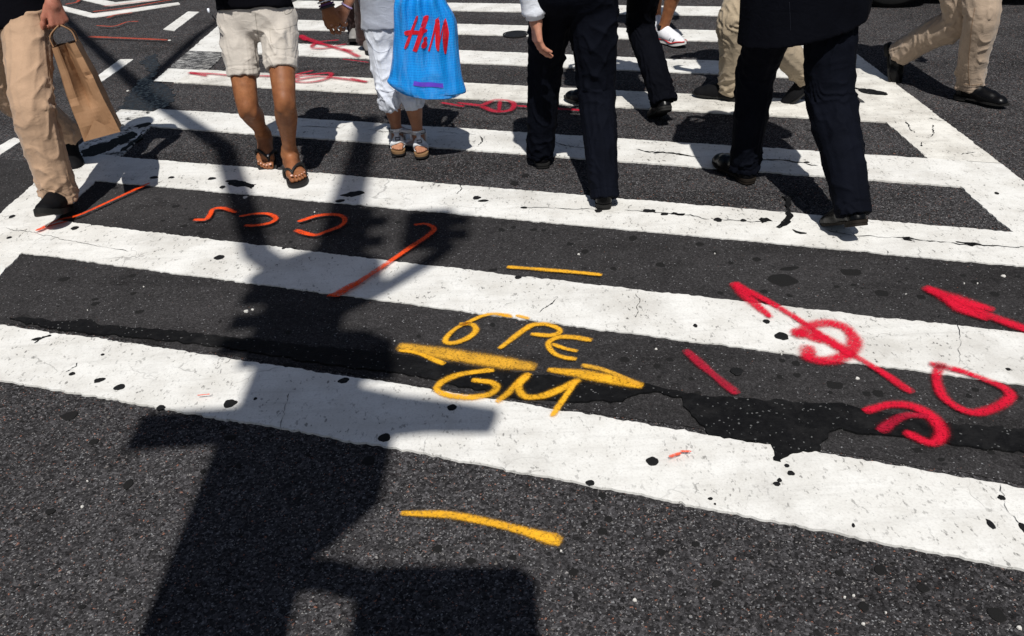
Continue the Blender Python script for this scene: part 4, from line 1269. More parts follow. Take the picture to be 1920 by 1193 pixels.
WHITE = cloth('white_shirt', (.74, .77, .84), .04, 1200, .85, .12, .1)
BROWN = cloth('brown_trousers', (.040, .024, .022), .15, 700, .9, .2, .1)
DENIM = cloth('denim_blue', (.015, .11, .24), .35, 500, .9, .5, .1, col2=(.03, .17, .33))
SHOE_B = plain('shoe_leather', (.003, .003, .0036), .30, spec=.16, bump=.1)
SHOE_M = plain('shoe_suede', (.005, .005, .006), .75, spec=.1, bump=.4)
SOLE_B = plain('rubber_black', (.012, .0115, .011), .75, spec=.25, bump=.3)
SOLE_BR = plain('sole_brown', (.014, .010, .007), .8, spec=.2, bump=.5)
CORK = plain('cork', (.20, .115, .055), .85, spec=.2, bump=.6)
WSTRAP = plain('white_strap', (.84, .85, .87), .45, spec=.4, bump=.1)
BUCK = plain('buckle_dark', (.02, .02, .022), .35, .8)
METAL = plain('silver', (.7, .7, .72), .25, 1.0)

def carry(mn, i, fwd=.20, up=.40, out=.03):
    side = (1, -1)[i]
    w = mn.pel + mn.f * fwd + mn.up * up + mn.l * side * (.16 + out)
    e = mn.sh[i] * .5 + w * .5 - np.array([0, 0, .13]) - mn.f * .10 + mn.l * side * .06
    mn.arm(i, e, w, hd=mn.f * .8 + np.array([0, 0, .3]) - mn.l * side * .4, hn=-mn.l * side, curl=(.9, 1.0, .6))

def g3(x, y, z=.012):
    p = gp(x, y, z); return p
def hd2(a, b):
    d = gp(*b) - gp(*a); return d[:2]

from mathutils.bvhtree import BVHTree
def bvh_of(mn):
    me = mn.o.data
    return BVHTree.FromPolygons([v.co + Vector(mn.base) for v in me.vertices], [tuple(q.vertices) for q in me.polygons])
def drape_band(bv, f, path, w, off=.0035, thick=.003):
    """strap wrapped on the skin: path = [(origin point local, target axis point local)], w = width along the foot"""
    P = catmull(np.array([list(a) + list(c) for a, c in path], float), 7)
    rows = []
    for dx in (-.5, 0, .5):
        r = []
        for q in P:
            a = np.array(q[:3]) + [dx * w, 0, 0]; c = np.array(q[3:]) + [dx * w, 0, 0]
            A, Cc = np.array(f(*a)), np.array(f(*c)); d = nrm(Cc - A)
            h = bv.ray_cast(Vector(A), Vector(d), float(np.linalg.norm(Cc - A)))
            H_ = np.array(h[0]) if h[0] is not None else A + d * (np.linalg.norm(Cc - A) * .5)
            r.append((H_ - d * off, -d))
        rows.append(r)
    V, n = [], len(P)
    for r in rows: V += [q[0] for q in r]
    for r in rows: V += [q[0] + q[1] * thick for q in r]
    F = []
    for l in (0, 3):
        for i in range(2):
            for j in range(n - 1):
                a = (l + i) * n + j; F.append((a, a + 1, a + n + 1, a + n))
    for r in (0, 2):
        for j in range(n - 1): F.append((r * n + j, r * n + j + 1, (r + 3) * n + j + 1, (r + 3) * n + j))
    return np.array(V), F

# ------------------------------------------------------------------ man in khaki with the paper bag, left
p1 = Man('man in loose tan khaki trousers and black shirt striding at the left edge', 1.77, (-2.20, 4.06, .90), (.12, -1),
         [dict(p=(-2.105, 3.815, .014), head=(.10, -1), pitch=-18, piv='heel'), dict(p=(-2.335, 4.47, .012), head=(.35, -1), pitch=48, piv='ball')],
         ((62, 212), (8, 178)), SK_RED, h=.0055)
p1.hairm = HAIR_B
p1w = at(98, 2, 4.0)
p1.arm(0, p1.sh[0] * .45 + p1w * .55 + np.array([.07, .07, 0]), p1w, hd=(.02, -.05, -1), hn=(-.75, .66, 0), curl=(1.25, 1.35, .7), tdir=(.85, .42, .35), tcurl=.25)
carry(p1, 1)
p1.body()
p1.top(BLACKT, .835, infl=1.05, sleeve=.3, seed=11, hem_n=(.18, 0, -1))
p1t = p1.trousers(KHAKI, (.106, .098, .083, .088, .075), hem=.035, amp=.0105, seed=3, h=.0055, loose=1.1)
p1.shoes(SHOE_M, SOLE_B, 'sport')
def pocket_line(mn, mat, px, Y, r=.0022, name='pocket_seam'):
    pass

# ------------------------------------------------------------------ woman in shorts
p2 = Man('woman in pale cotton shorts, black top and black flip flops', 1.58, tuple(at(480, 26, 4.20)), (.10, -1),
         [dict(p=tuple(g3(559, 342)), head=hd2((546, 300), (570, 352)), pitch=0, piv='ball', k=1.06), dict(p=tuple(g3(501, 311)), head=hd2((507, 283), (497, 322)), pitch=28, piv='ball', k=1.0)],
         ((535, 188), (464, 182)), SK_TAN, h=.0048, hipw=.108)
p2.hairm = HAIR_D
p2.legrad = (.064, .060, .0505, .046, .0315)
p2.bare_feet = True
for L in p2.legs: L['lift'] = .017
p2w = at(613, 12, 4.20)
p2.arm(0, at(575, -95, 4.24), p2w, hd=at(636, 60, 4.21) - at(613, 10, 4.20), hn=(.15, 1, 0), thumb=-1, scale=.92, curl=(.35, .75, .5), tdir=(.8, .45, .3), spread=.3)
carry(p2, 1)
p2.body(calf=1.12, bare=(True, True))
p2.top(BLACKT, .812, infl=1.12, sleeve=.28, seed=21, hem_n=(0, -.25, -1))
p2s = p2.trousers(STONE, (.088, .078, .074, .074, .0700), hem_at=.625, amp=.0085, seed=8, h=.005, name='shorts', seat=1.0, blend=.02)
SOLEOUT = [(-.062, -.008, .008), (-.055, -.027, .027), (-.02, -.035, .035), (.04, -.032, .036), (.10, -.046, .047), (.14, -.050, .046), (.175, -.046, .034), (.196, -.026, .010)]
FLIP = plain('flipflop_rubber', (.010, .0095, .0095), .6, spec=.35, bump=.25)
NAIL = plain('toe_nail', (.72, .42, .34), .25, spec=.6)
for j, (L, tips) in enumerate(p2.toes):
    k = L['fk']; sd = L['side']
    f = lambda x, y, z: L['R'] @ (np.array([x, y * sd, z]) * k + np.array([0, 0, .017 if z > .0166 else 0])) + L['T']
    ol = outline(4, SOLEOUT)
    s_ = p2.part('flip_flop', slab(ol * 1.05, 0, .0165, f, .04), FLIP, smooth=False)
    a, c = .115, -.019
    path1 = catmull([f(.150, -.019, .014), f(.140, -.021, .040), f(.112, -.038, .044), f(.082, -.050, .030), f(.066, -.050, .008)], 6)
    path2 = catmull([f(.150, -.019, .014), f(.140, -.016, .042), f(.112, .012, .058), f(.082, .040, .046), f(.060, .050, .008)], 6)
    bv = bvh_of(p2); upv = L['R'] @ np.array([0, 0, 1.0])
    def lay(pt):
        out = []
        for i_, q in enumerate(pt):
            h = bv.ray_cast(Vector(q + upv * .08), Vector(-upv), .16)
            z_ = (np.array(h[0]) - q) @ upv if h[0] is not None else -1
            out.append(q + upv * (max(z_, -.004) + .004 if 2 < i_ < len(pt) - 5 else 0))
        return np.array(out)
    path1, path2 = lay(path1), lay(path2)
    p2.part('strap', join([tube(path1, [.004, .0065, .008, .0085], 7), tube(path2, [.004, .0065, .0085, .009], 7)]), FLIP, s_)
    fe = Field(.003); ge = fe.group(.001)
    for i, t in enumerate(tips):
        rr = (.0080, .0055, .005, .005, .0048)[i] * k
        ball(ge, t + L['R'] @ np.array([0, 0, .017]), (rr * .9, rr, rr * .5), L['R'])
    V, Q = fe.bake(); soft_mesh('toenails', V, Q, NAIL, p2.o, p2.base)
    if j == 1:
        fe = Field(.003); ge = fe.group(.001); ball(ge, f(.132, -.019, .052), .0075); V, Q = fe.bake(); soft_mesh('strap_bead', V, Q, METAL, s_, p2.base)
# belt line, pocket slits, bracelets, ring
def ringpath(c, ax, r, n=24, sq=1.0):
    ax = nrm(ax); a = nrm(np.cross(ax, [.3, .8, .2])); b = np.cross(ax, a)
    t = np.linspace(0, 2 * math.pi, n + 1)
    return np.array([c + r * (math.cos(q) * a + sq * math.sin(q) * b) for q in t])
wd = nrm(p2.arms[0]['w'] - p2.arms[0]['e'])
PURP = plain('bracelet_purple', (.085, .018, .10), .5); DARKB = plain('bracelet_dark', (.012, .010, .014), .6); LAV = plain('bracelet_lavender', (.55, .42, .72), .5)
p2.part('bracelet', tube(ringpath(p2w + wd * .002, wd, .0325), .0065, 7, False), DARKB)
p2.part('bracelet', tube(ringpath(p2w - wd * .009, wd, .0335), .0045, 7, False), PURP)
p2.part('bracelet', tube(ringpath(p2w - wd * .024, wd, .0340), .0045, 7, False), METAL)
fr = p2.arms[0]['fing'][0][2]
p2.part('ring', tube(ringpath((fr[0] * .6 + fr[1] * .4), fr[1] - fr[0], .0105, 16), .0022, 6, False), METAL)

# pen clipped at the pocket, a clear plastic pouch at the other
PENB = plain('pen_white', (.75, .78, .85), .4); PENK = plain('pen_black', (.01, .01, .012), .4); PENU = plain('pen_blue', (.02, .06, .5), .4)
def on(x, y, Y): return at(x, y, Y)
pen = p2.part('pen', tube([on(393, 22, 4.055), on(398, 29, 4.05), on(404, 38, 4.05)], .0032, 7), PENK)
p2.part('clip', tube([on(390, 16, 4.055), on(392, 24, 4.05)], .0055, 7), PENB, pen)

# ------------------------------------------------------------------ child
p3 = Man('child in grey shirt, pale rolled trousers and white strap sandals', 1.29, tuple(at(738, 48, 4.33)), (.02, -1),
         [dict(p=tuple(g3(787, 278)), head=hd2((784, 265), (797, 306)), k=.74), dict(p=tuple(g3(748, 273)), head=hd2((748, 262), (744, 303)), k=.74)],
         ((775, 168), (733, 168)), SK_KID, h=.0045, hipw=.088)
p3.hairm = HAIR_B
p3.legrad = (.07, .06, .040, .037, .027)
p3.bare_feet = True
for L in p3.legs: L['lift'] = .021
p3w = at(649, 14, 4.26)
p3.arm(1, at(690, -75, 4.30), p3w, hd=at(622, 58, 4.235) - at(649, 14, 4.26), hn=(-.1, -1, 0), thumb=1, scale=.74, curl=(.35, 1.0, .6), tdir=(.8, .5, .2), spread=.3)
BAGTOP = at(800, -52, 4.16)
p3.arm(0, p3.sh[0] * .4 + BAGTOP * .6 + np.array([.05, .06, .09]), BAGTOP + np.array([0, .02, .085]), hd=(0, -.1, -1), hn=(-1, .3, 0), scale=.74, curl=(1.25, 1.35, .7), tdir=(.85, .42, .35), tcurl=.25)
p3.body(calf=1.08, bare=(True, True))
p3.top(JERSEY, .668, infl=1.2, sleeve=.28, seed=31, h=.007, amp=.004, hem_n=(.06, -.1, -1))
p3.trousers(PALEB, (.080, .072, .056, .056, .044), hem_at=1.08, amp=.0085, seed=12, h=.005, name='rolled_trousers', seat=1.1)
for j, (L, tips) in enumerate(p3.toes):
    k = L['fk']; sd = L['side']
    f = lambda x, y, z: L['R'] @ (np.array([x, y * sd, z]) * k + np.array([0, 0, .019 if z > .03 else 0])) + L['T']
    ol = outline(4, SOLEOUT) * 1.08
    s_ = p3.part('sandal', slab(ol, 0, .012, f), SOLE_B, smooth=False)
    p3.part('footbed', slab(ol * .985, .012, .027, f, .05), CORK, s_, False)
    bv = bvh_of(p3)
    ff = lambda x, y, z: L['R'] @ (np.array([x, y * sd, z]) * k) + L['T']
    def arc(x, r, n=9, a0=-.12, zc=.045): return [((x, -math.cos(t) * r, zc + math.sin(t) * r), (x, 0, zc)) for t in np.linspace(a0, math.pi - a0, n)]
    b1 = p3.part('strap', drape_band(bv, ff, arc(.108, .12, 11, -.28), .062), WSTRAP, s_)
    ring_ = [((.0 + math.cos(t) * .12, math.sin(t) * .12, .128 + math.cos(t) * .02), (.0, 0, .128)) for t in np.linspace(0, 2 * math.pi, 17)]
    b3 = p3.part('strap', drape_band(bv, ff, ring_, .0), WSTRAP, s_)
    # the ankle strap is a band of its own height
    Pm = []
    for dz in (-.016, .016):
        for t in np.linspace(0, 2 * math.pi, 33):
            A, Cc = ff(math.cos(t) * .14, math.sin(t) * .14, .128 + dz + math.cos(t) * .02), ff(.0, 0, .128 + dz)
            d = nrm(Cc - A); h = bv.ray_cast(Vector(A), Vector(d), .3)
            H_ = np.array(h[0]) if h[0] is not None else Cc - d * .03
            Pm.append(H_ - d * .005)
    n_ = 33; Pm = np.array(Pm)
    bpy.data.objects.remove(b3)
    b3 = p3.part('strap', (Pm, [(i_, i_ + 1, n_ + i_ + 1, n_ + i_) for i_ in range(n_ - 1)]), WSTRAP, s_)
    b3.modifiers.new('thick', 'SOLIDIFY').thickness = .003
    for y_ in (-1, 1):
        p3.part('strap', tube([ff(-.02, .047 * y_, .028), ff(-.012, .052 * y_, .07), ff(-.004, .054 * y_, .118)], .006, 6), WSTRAP, s_)
    def on_skin(x, y, z, x2, y2, z2, off=.009):
        A, Cc = ff(x, y, z), ff(x2, y2, z2); d = nrm(Cc - A); h = bv.ray_cast(Vector(A), Vector(d), .4)
        return (np.array(h[0]) if h[0] is not None else Cc) - d * off, d
    for (args, par) in (((.150, -.006, .16, .098, -.006, .04), b1), ((.12, .05, .16, 0, .012, .128), b3)):
        c, d = on_skin(*args)
        sy = L['R'] @ np.array([0, 1.0, 0]) * sd; sy = nrm(sy - (sy @ d) * d); sx = np.cross(d, sy)
        e1, e2 = sx * .010, sy * .0115
        p3.part('buckle', tube([c + e1 + e2, c + e1 - e2, c - e1 - e2, c - e1 + e2, c + e1 + e2], .0024, 6), BUCK, par)
wd3 = nrm(p3.arms[1]['w'] - p3.arms[1]['e'])
p3.part('bracelet', tube(ringpath(p3w - wd3 * .008, wd3, .0245), .0042, 7, False), LAV)

# ------------------------------------------------------------------ man in navy trousers and white shirt, centre, from behind
p4 = Man('man in dark navy suit trousers and white shirt cuffs walking away at the centre', 1.80, (.335, 3.77, .94), (.03, 1),
         [dict(p=tuple(g3(1018, 312)), head=hd2((1018, 318), (990, 262)), piv='heel'), dict(p=tuple(g3(1132, 390)), head=(.10, 1), pitch=0, piv='heel')],
         ((1024, 172), (1120, 188)), SK_FAIR, h=.0048)
p4.hairm = HAIR_D
p4w = at(1004, 34, 3.74)
p4.arm(0, p4.sh[0] * .5 + p4w * .5 + np.array([-.03, -.06, 0]), p4w, hd=at(1006, 64, 3.74) - at(1003, 30, 3.74), hn=(.9, .25, 0), curl=(.38, .42, .25), spread=.1)
carry(p4, 1)
p4.body()
p4.top(WHITE, 1.03, infl=.93, sleeve=(.97, .97), seed=41)
p4.trousers(NAVY, ((.100, .090, .080, .073, .066), (.103, .098, .085, .075, .064)), hem=.062, amp=.0085, seed=17, crease=.006, h=.0055, seat=1.02)
p4.shoes(SHOE_B, SOLE_B)
ca = p4.arms[0]; cd = nrm(ca['w'] - ca['e'])
p4.part('cuff', tube([p4w - cd * .055, p4w - cd * .03, p4w - cd * .002], [.040, .0405, .0415], 22, True), WHITE)
fe = Field(.0025); ge = fe.group(.001); ball(ge, p4w - cd * .03 + np.array([.012, -.040, 0]), .0045); V, Q = fe.bake(); soft_mesh('button', V, Q, PENB, p4.o, p4.base)

# ------------------------------------------------------------------ man in dark suit beyond him
p5 = Man('man in dark suit trousers stepping ahead of the man in navy trousers', 1.78, (.73, 4.70, .92), (-.30, .95),
         [dict(p=(.57, 4.92, .014), head=(-.75, .62)), dict(p=tuple(g3(1232, 220)), head=(-.10, 1), pitch=30, piv='ball')], ((1120, 80), (1205, 60)), SK_FAIR)
p5.hairm = HAIR_D
carry(p5, 0); carry(p5, 1)
p5.body()
p5.top(BLACKS, .80, 'jacket', infl=1.05, sleeve=.96, seed=51)
p5.trousers(BLACKS, (.098, .092, .078, .072, .066), hem=.045, amp=.009, seed=23, crease=.005)
p5.shoes(SHOE_B, SOLE_B)

# ------------------------------------------------------------------ person in running shoes at the back
p6 = Man('person in blue denim shorts and white running shoes at the back', 1.68, (1.20, 6.34, .87), (.40, -.92),
         [dict(p=tuple(g3(1242, 78)), head=hd2((1226, 76), (1292, 92))), dict(p=tuple(g3(1229, 54)), head=hd2((1222, 40), (1248, 62)))], (None, None), SK_TAN, h=.007)
p6.hairm = HAIR_B
p6.legrad = (.088, .076, .053, .052, .035)
carry(p6, 0); carry(p6, 1)
p6.body(bare=(True, True), calf=1.1)
p6.top(WHITE, .78, infl=1.05, sleeve=.3, seed=61)
p6.trousers(DENIM, (.10, .095, .085, .083, .083), hem_at=1.12, amp=.007, seed=27, name='shorts')
SNK = plain('trainer_white', (.72, .72, .75), .55, spec=.4, bump=.3); SNS = plain('trainer_sole', (.70, .68, .66), .6, spec=.3, bump=.2)
TRED = plain('trainer_red', (.50, .03, .03), .5); TGR = plain('trainer_grey', (.10, .11, .14), .5); SOCK = cloth('sock_black', (.01, .01, .012), .2, 500, .95, .3, .05)
for (so, f), L in zip(p6.shoes(SNK, SNS, 'sport', PENB), p6.legs):
    out = outline(4, SHOE_OUT) * 1.075
    for y_ in (1,):
        side = out[out[:, 1] > .012] if True else out
        for sgn in (1, -1):
            ss = out[(out[:, 1] * sgn > .012)]; ss = ss[np.argsort(ss[:, 0])]
            path = [f(x, y, .024 + .012 * max(0, (x - .12) / .1) ** 2 + .006 * math.sin(x * 40)) for x, y in ss]
            p6.part('stripe', tube(path, .0052, 6), TRED, so)
            for q, (x, z, w) in enumerate([(.02, .055, .02), (.065, .05, .022), (.11, .045, .022), (.15, .044, .02)]):
                yy = np.interp(x, ss[:, 0], ss[:, 1]) * .99
                p6.part('side_patch', tube([f(x, yy * .97, z - .010), f(x + w * .6, yy * .90, z + .010)], .0042, 6), TGR, so)
    p6.part('sock', tube([f(-.002, 0, .085), f(-.004, 0, .125)], [.041, .0395], 18), SOCK)

# ------------------------------------------------------------------ person in khaki crossing behind the right-hand suit
p7 = Man('man in pale khaki trousers and black jacket behind the right-hand suit', 1.75, (1.485, 4.86, .885), (-1, .10),
         [dict(p=tuple(g3(1490, 190)), head=(-1, .15), pitch=42, piv='ball'), dict(p=tuple(g3(1368, 186)), head=hd2((1385, 192), (1312, 184)))], ((1440, 70), (1372, 60)), SK_FAIR)
p7.hairm = HAIR_D
carry(p7, 0); carry(p7, 1)
p7.body()
p7.top(BLACKS, .72, 'jacket', infl=1.06, sleeve=.96, seed=71, drop=1)
p7.trousers(KHAKI2, (.098, .088, .078, .078, .070), hem=.045, amp=.012, seed=29)
p7.shoes(SHOE_M, SOLE_B)

# ------------------------------------------------------------------ man in black suit, right
p8 = Man('man in black suit with long jacket walking away on the right', 1.82, (1.225, 3.47, .955), (-.04, 1),
         [dict(p=tuple(g3(1392, 334)), head=hd2((1402, 342), (1332, 302))), dict(p=tuple(g3(1567, 426)), head=(-.12, 1), pitch=28, piv='ball')], ((1425, 195), (1562, 200)), SK_FAIR)
p8.hairm = HAIR_D
carry(p8, 0); carry(p8, 1)
p8.body()
p8.top(BLACKS, .765, 'jacket', infl=1.22, sleeve=.96, seed=81, drop=1, amp=.007, h=.007, hem_n=(.20, .05, -1), stretch=(5, 5, 1.0))
p8.trousers(NAVY, ((.105, .094, .082, .074, .064), (.108, .102, .092, .082, .066)), hem=.055, amp=.0095, seed=37, crease=.006, h=.0055)
p8.shoes(SHOE_B, SOLE_BR)

# ------------------------------------------------------------------ man in khaki striding out of the picture, far right
p9 = Man('man in khaki trousers and black shoes striding out at the upper right corner', 1.76, (2.47, 4.80, .875), (.60, -.80),
         [dict(p=tuple(g3(1812, 186)), head=hd2((1800, 188), (1878, 204))), dict(p=tuple(g3(1670, 146, .02)), head=(.55, -.62), pitch=72, piv='ball')], ((1846, 50), (1800, 36)), SK_FAIR)
p9.hairm = HAIR_B
carry(p9, 0); carry(p9, 1)
p9.body()
p9.top(WHITE, .80, infl=1.05, sleeve=.3, seed=91)
p9.trousers(KHAKI3, ((.10, .096, .086, .080, .064), (.10, .095, .085, .080, .068)), hem=.03, amp=.0105, seed=43, h=.006)
p9.shoes(SHOE_B, SOLE_B)

# ------------------------------------------------------------------ person in brown behind the child
p10 = Man('person in dark brown trousers half hidden behind the child', 1.74, (-1.02, 6.62, .89), (.35, -.93),
          [dict(p=tuple(g3(690, 92)), head=(.3, -1), k=.9), dict(p=tuple(g3(672, 70)), head=(-.1, -1), k=.9)], ((676, 10), (664, 5)), SK_FAIR)
p10.hairm = HAIR_D
carry(p10, 0); carry(p10, 1)
p10.body()
p10.top(BROWN, .78, 'jacket', infl=1.0, sleeve=.96, seed=101)
p10.trousers(BROWN, (.09, .082, .070, .070, .076), hem=.03, amp=.007, seed=47)
GREYSH = plain('shoe_grey', (.22, .21, .20), .6, bump=.3)
p10.shoes(GREYSH, SOLE_B, 'sport')

# ------------------------------------------------------------------ seams, pocket slits and stitching laid on the cloth
def seam(mn, o, px, r=.0016, mat=None, name='seam', lift=.0):
    me = o.data
    bv = BVHTree.FromPolygons([v.co + Vector(mn.base) for v in me.vertices], [tuple(q.vertices) for q in me.polygons])
    pts = catmull(np.array(px, float), 6); out = []
    for x, y in pts:
        d = Vector(ray(x, y)).normalized()
        h = bv.ray_cast(Vector(C_O), d)
        if h[0] is not None and (not out or np.linalg.norm(np.array(h[0]) - out[-1]) < .06): out.append(np.array(h[0]) - np.array(d) * lift)
    if len(out) > 2:
        v, f = tube(out, r, 6); add(name, mesh_from(shift(v, mn.base), f, name), mat, o, True)
SEAM_K = cloth('khaki_shadow', (.23, .15, .095), .1, 600, .95, .2, 0); SEAM_S = cloth('stone_shadow', (.33, .30, .26), .1, 600, .95, .2, 0)
SEAM_B = cloth('blue_stitch', (.36, .38, .44), .1, 600, .95, .2, 0); SEAM_N = cloth('navy_edge', (.010, .011, .016), .1, 600, .9, .1, 0)
seam(p1, p1t, [(70, 24), (76, 42), (83, 62), (87, 72)], .0030, SEAM_K, 'pocket_slit')
seam(p1, p1t, [(86, 70), (90, 120), (98, 170), (106, 220), (116, 270), (126, 320), (130, 345)], .0014, SEAM_K)
seam(p1, p1t, [(66, 361), (84, 354), (104, 357), (124, 366)], .0013, SEAM_K, 'hem_stitch')
seam(p2, p2s, [(478, 22), (480, 40), (483, 60), (486, 78)], .0015, SEAM_S, 'fly')
seam(p2, p2s, [(548, 14), (546, 22), (536, 27), (532, 20)], .0018, SEAM_S, 'pocket_slit')
seam(p2, p2s, [(402, 22), (408, 36), (414, 52)], .0022, SEAM_S, 'pocket_slit')
seam(p2, p2s, [(505, 54), (520, 56), (540, 52), (556, 46)], .0010, SEAM_S)
seam(p2, p2s, [(506, 56), (507, 72), (512, 88), (530, 92), (550, 90)], .0010, SEAM_S)
seam(p2, p2s, [(434, 128), (450, 131), (470, 130), (484, 126)], .0009, SEAM_S, 'hem_stitch')
seam(p2, p2s, [(500, 131), (520, 136), (540, 135), (556, 128)], .0009, SEAM_S, 'hem_stitch')
p3t = [q for q in p3.o.children if q.name.startswith('rolled_trousers')][0]
seam(p3, p3t, [(697, 80), (700, 92), (712, 99), (726, 96), (733, 88)], .0016, SEAM_B, 'pocket_edge')
seam(p3, p3t, [(692, 70), (700, 100), (708, 130), (716, 160)], .0014, SEAM_B)
seam(p3, p3t, [(713, 168), (722, 172), (734, 172), (743, 168)], .0016, SEAM_B, 'hem_stitch')
p9t = [q for q in p9.o.children if q.name.startswith('trousers')][0]
seam(p9, p9t, [(1828, 15), (1822, 50), (1818, 90), (1816, 130), (1818, 160)], .0015, SEAM_K)
seam(p9, p9t, [(1808, 158), (1825, 160), (1845, 157)], .0013, SEAM_K, 'hem_stitch')
j8 = [q for q in p8.o.children if q.name.startswith('jacket')][0]
seam(p8, j8, [(1480, 4), (1481, 25), (1482, 48), (1482, 58)], .0016, SEAM_N, 'jacket_vent')

# ================================================================== bags
def kraft_mat():
    m_, nt, b = newmat('kraft_paper'); k = N(nt); p = k.coords()
    c = k.mix(k.ramp(k.noise(p, 11, 5, .6), [(.3, 0), (.7, 1)]), (.235, .125, .062), (.30, .170, .090))
    c = k.mix(k.ramp(k.noise(k.mapping(p, (1, 1, .12)), 260, 2), [(.5, 0), (.8, .3)]), c, (.15, .08, .04))
    k.link(c, b.inputs['Base Color']); b.inputs['Roughness'].default_value = .75; b.inputs['Specular IOR Level'].default_value = .25
    k.link(k.bump(k.noise(p, 45, 5, .7), .22, .004), b.inputs['Normal'])
    return m_
KRAFT = kraft_mat()
def paper_bag():
    """gusseted bag hanging from the hand and swinging outwards; we look at its narrow pleated side"""
    hold = (p1.arms[0]['w'] + nrm(p1.arms[0]['hd']) * .10)
    tl, tr = at(101, 93, 3.86), at(135, 78, 3.88)
    bl, br = at(157, 265, 3.82), at(225, 249, 3.84)
    top_c, bot_c = (tl + tr) / 2, (bl + br) / 2
    down = nrm(bot_c - top_c); wide = nrm((br - bl) - ((br - bl) @ down) * down); vr = nrm(ray(170, 170)); deep = nrm(vr - (vr @ down) * down); deep = nrm(deep + .10 * wide); wide2 = nrm(np.cross(down, deep)); wide = wide2 if wide2 @ wide > 0 else -wide2
    Hh = np.linalg.norm(bot_c - top_c); W0, W1 = .095, .160; Dp = .24
    nz = 26
    rng = np.random.default_rng(3)
    loops = []
    NS = 16
    for iz in range(nz + 1):
        t = iz / nz
        w = W0 + (W1 - W0) * t ** .8
        pl = .085 * (1 - .35 * t) * (1 - sstep(.42, .78, t))      # pleat depth of the gusset
        c = top_c + down * Hh * t
        ring = []
        bulge = .012 * math.sin(math.pi * t)
        for s in np.linspace(0, 1, NS + 1)[:-1]:   # near gusset, left to right
            x = (s - .5) * w; y = pl * max(0, 1 - 1.9 * abs(2 * s - 1))
            ring.append((x, y))
        for s in np.linspace(0, 1, NS + 1)[:-1]:   # right panel going back
            ring.append((w / 2 + bulge * math.sin(math.pi * s), Dp * s))
        for s in np.linspace(0, 1, NS + 1)[:-1]:
            x = (.5 - s) * w; y = Dp - pl * (1 - abs(2 * s - 1)); ring.append((x, y))
        for s in np.linspace(0, 1, NS + 1)[:-1]:
            ring.append((-w / 2 - bulge * math.sin(math.pi * s), Dp * (1 - s)))
        loops.append([c + wide * x + deep * y for x, y in ring])
    n = len(loops[0])
    V = np.array(loops).reshape(-1, 3)
    # crumpled facets
    q = V @ np.column_stack([wide, deep, down])
    cell = vnoise(q * 9 + 3, 5)
    V = V + wide * (.006 * ridge(vnoise(q * np.array([12, 12, 6]) + 2, 4)))[:, None] * .6 + deep * (.008 * ridge(vnoise(q * np.array([16, 10, 7]) + cell[:, None], 6)))[:, None]
    F = [(r * n + i, r * n + (i + 1) % n, (r + 1) * n + (i + 1) % n, (r + 1) * n + i) for r in range(nz) for i in range(n)]
    b0 = nz * n
    root_loc = np.array([bot_c[0], bot_c[1], 0])
    root = bpy.data.objects.new('paper_bag', None); COL.objects.link(root); root.location = root_loc
    tag(root, 'brown kraft paper carrier bag hanging from the hand of the man in tan khaki', 'bag')
    me = mesh_from(shift(V, root_loc), F, 'bag_wall'); o = add('bag_wall', me, KRAFT, root)
    sm = o.modifiers.new('thick', 'SOLIDIFY'); sm.thickness = .0012
    # folded bottom with its triangular flap
    B = V[b0:b0 + n]
    cen = B.mean(0) + down * .006
    Vb = np.vstack([B, cen]); Fb = [(i, (i + 1) % n, n) for i in range(n)]
    add('bag_bottom', mesh_from(shift(Vb, root_loc), Fb, 'bag_bottom'), KRAFT, root)
    e = -deep
    def fl(t, s, d): return top_c + down * Hh * t + wide * ((s - .5) * (W0 + (W1 - W0) * t)) + e * d
    tri = np.array([fl(.80, .5, .010), fl(.995, .02, .011), fl(.995, .98, .011), fl(.80, .5, .004), fl(.995, .02, .004), fl(.995, .98, .004)])
    add('bottom_flap', mesh_from(shift(tri, root_loc), [(0, 1, 2), (3, 5, 4), (0, 3, 4, 1), (1, 4, 5, 2), (2, 5, 3, 0)], 'bottom_flap'), KRAFT, root)
    for sd, col in ((-1, 'a'), (1, 'b')):
        a1 = top_c + wide * sd * W0 * .5 + deep * .10 + down * .03; a2 = top_c + wide * sd * W0 * .5 + deep * .20 + down * .03
        pth = catmull([a1, a1 - down * .07, hold + deep * (-.02) + wide * sd * .006 - np.array([0, 0, .004]), a2 - down * .07, a2], 8)
        v, f = tube(pth, .0035, 7); add('handle', mesh_from(shift(v, root_loc), f, 'handle'), KRAFT, root, True)
paper_bag()

def plastic_mat():
    m_, nt, b = newmat('blue_plastic'); k = N(nt); p = k.coords()
    m2 = k.mapping(p, (1, 0, 1))
    d = k.vor(k.mapping(p, (1, 0, .62)), 130, 'F1', 'Distance', 0.15)
    base = k.mix(k.ramp(k.noise(p, 9, 3), [(.3, 0), (.7, 1)]), (.006, .23, .66), (.010, .30, .80))
    c = k.mix(k.ramp(d, [(.20, 1), (.34, 0)]), base, (.007, .16, .60))
    c = k.mix(k.ramp(k.noise(k.mapping(p, (1, 1, .12)), 16, 3), [(.55, 0), (.75, .35)]), c, (.12, .42, .85))  # pale upright streaks: sheen highlights painted into the plastic's colour
    k.link(c, b.inputs['Base Color']); b.inputs['Roughness'].default_value = .2; b.inputs['Specular IOR Level'].default_value = .6
    b.inputs['Coat Weight'].default_value = .35; b.inputs['Coat Roughness'].default_value = .18
    k.link(k.bump(k.noise(k.mapping(p, (1, 1, .16)), 13, 3, .5), .8, .03), b.inputs['Normal'])
    return m_
BLUE = plastic_mat()
REDP = plain('print_red', (.62, .008, .022), .3, spec=.5, coat=.3)
PURPP = plain('print_purple', (.12, .05, .55), .35, spec=.5)
YB = 4.13
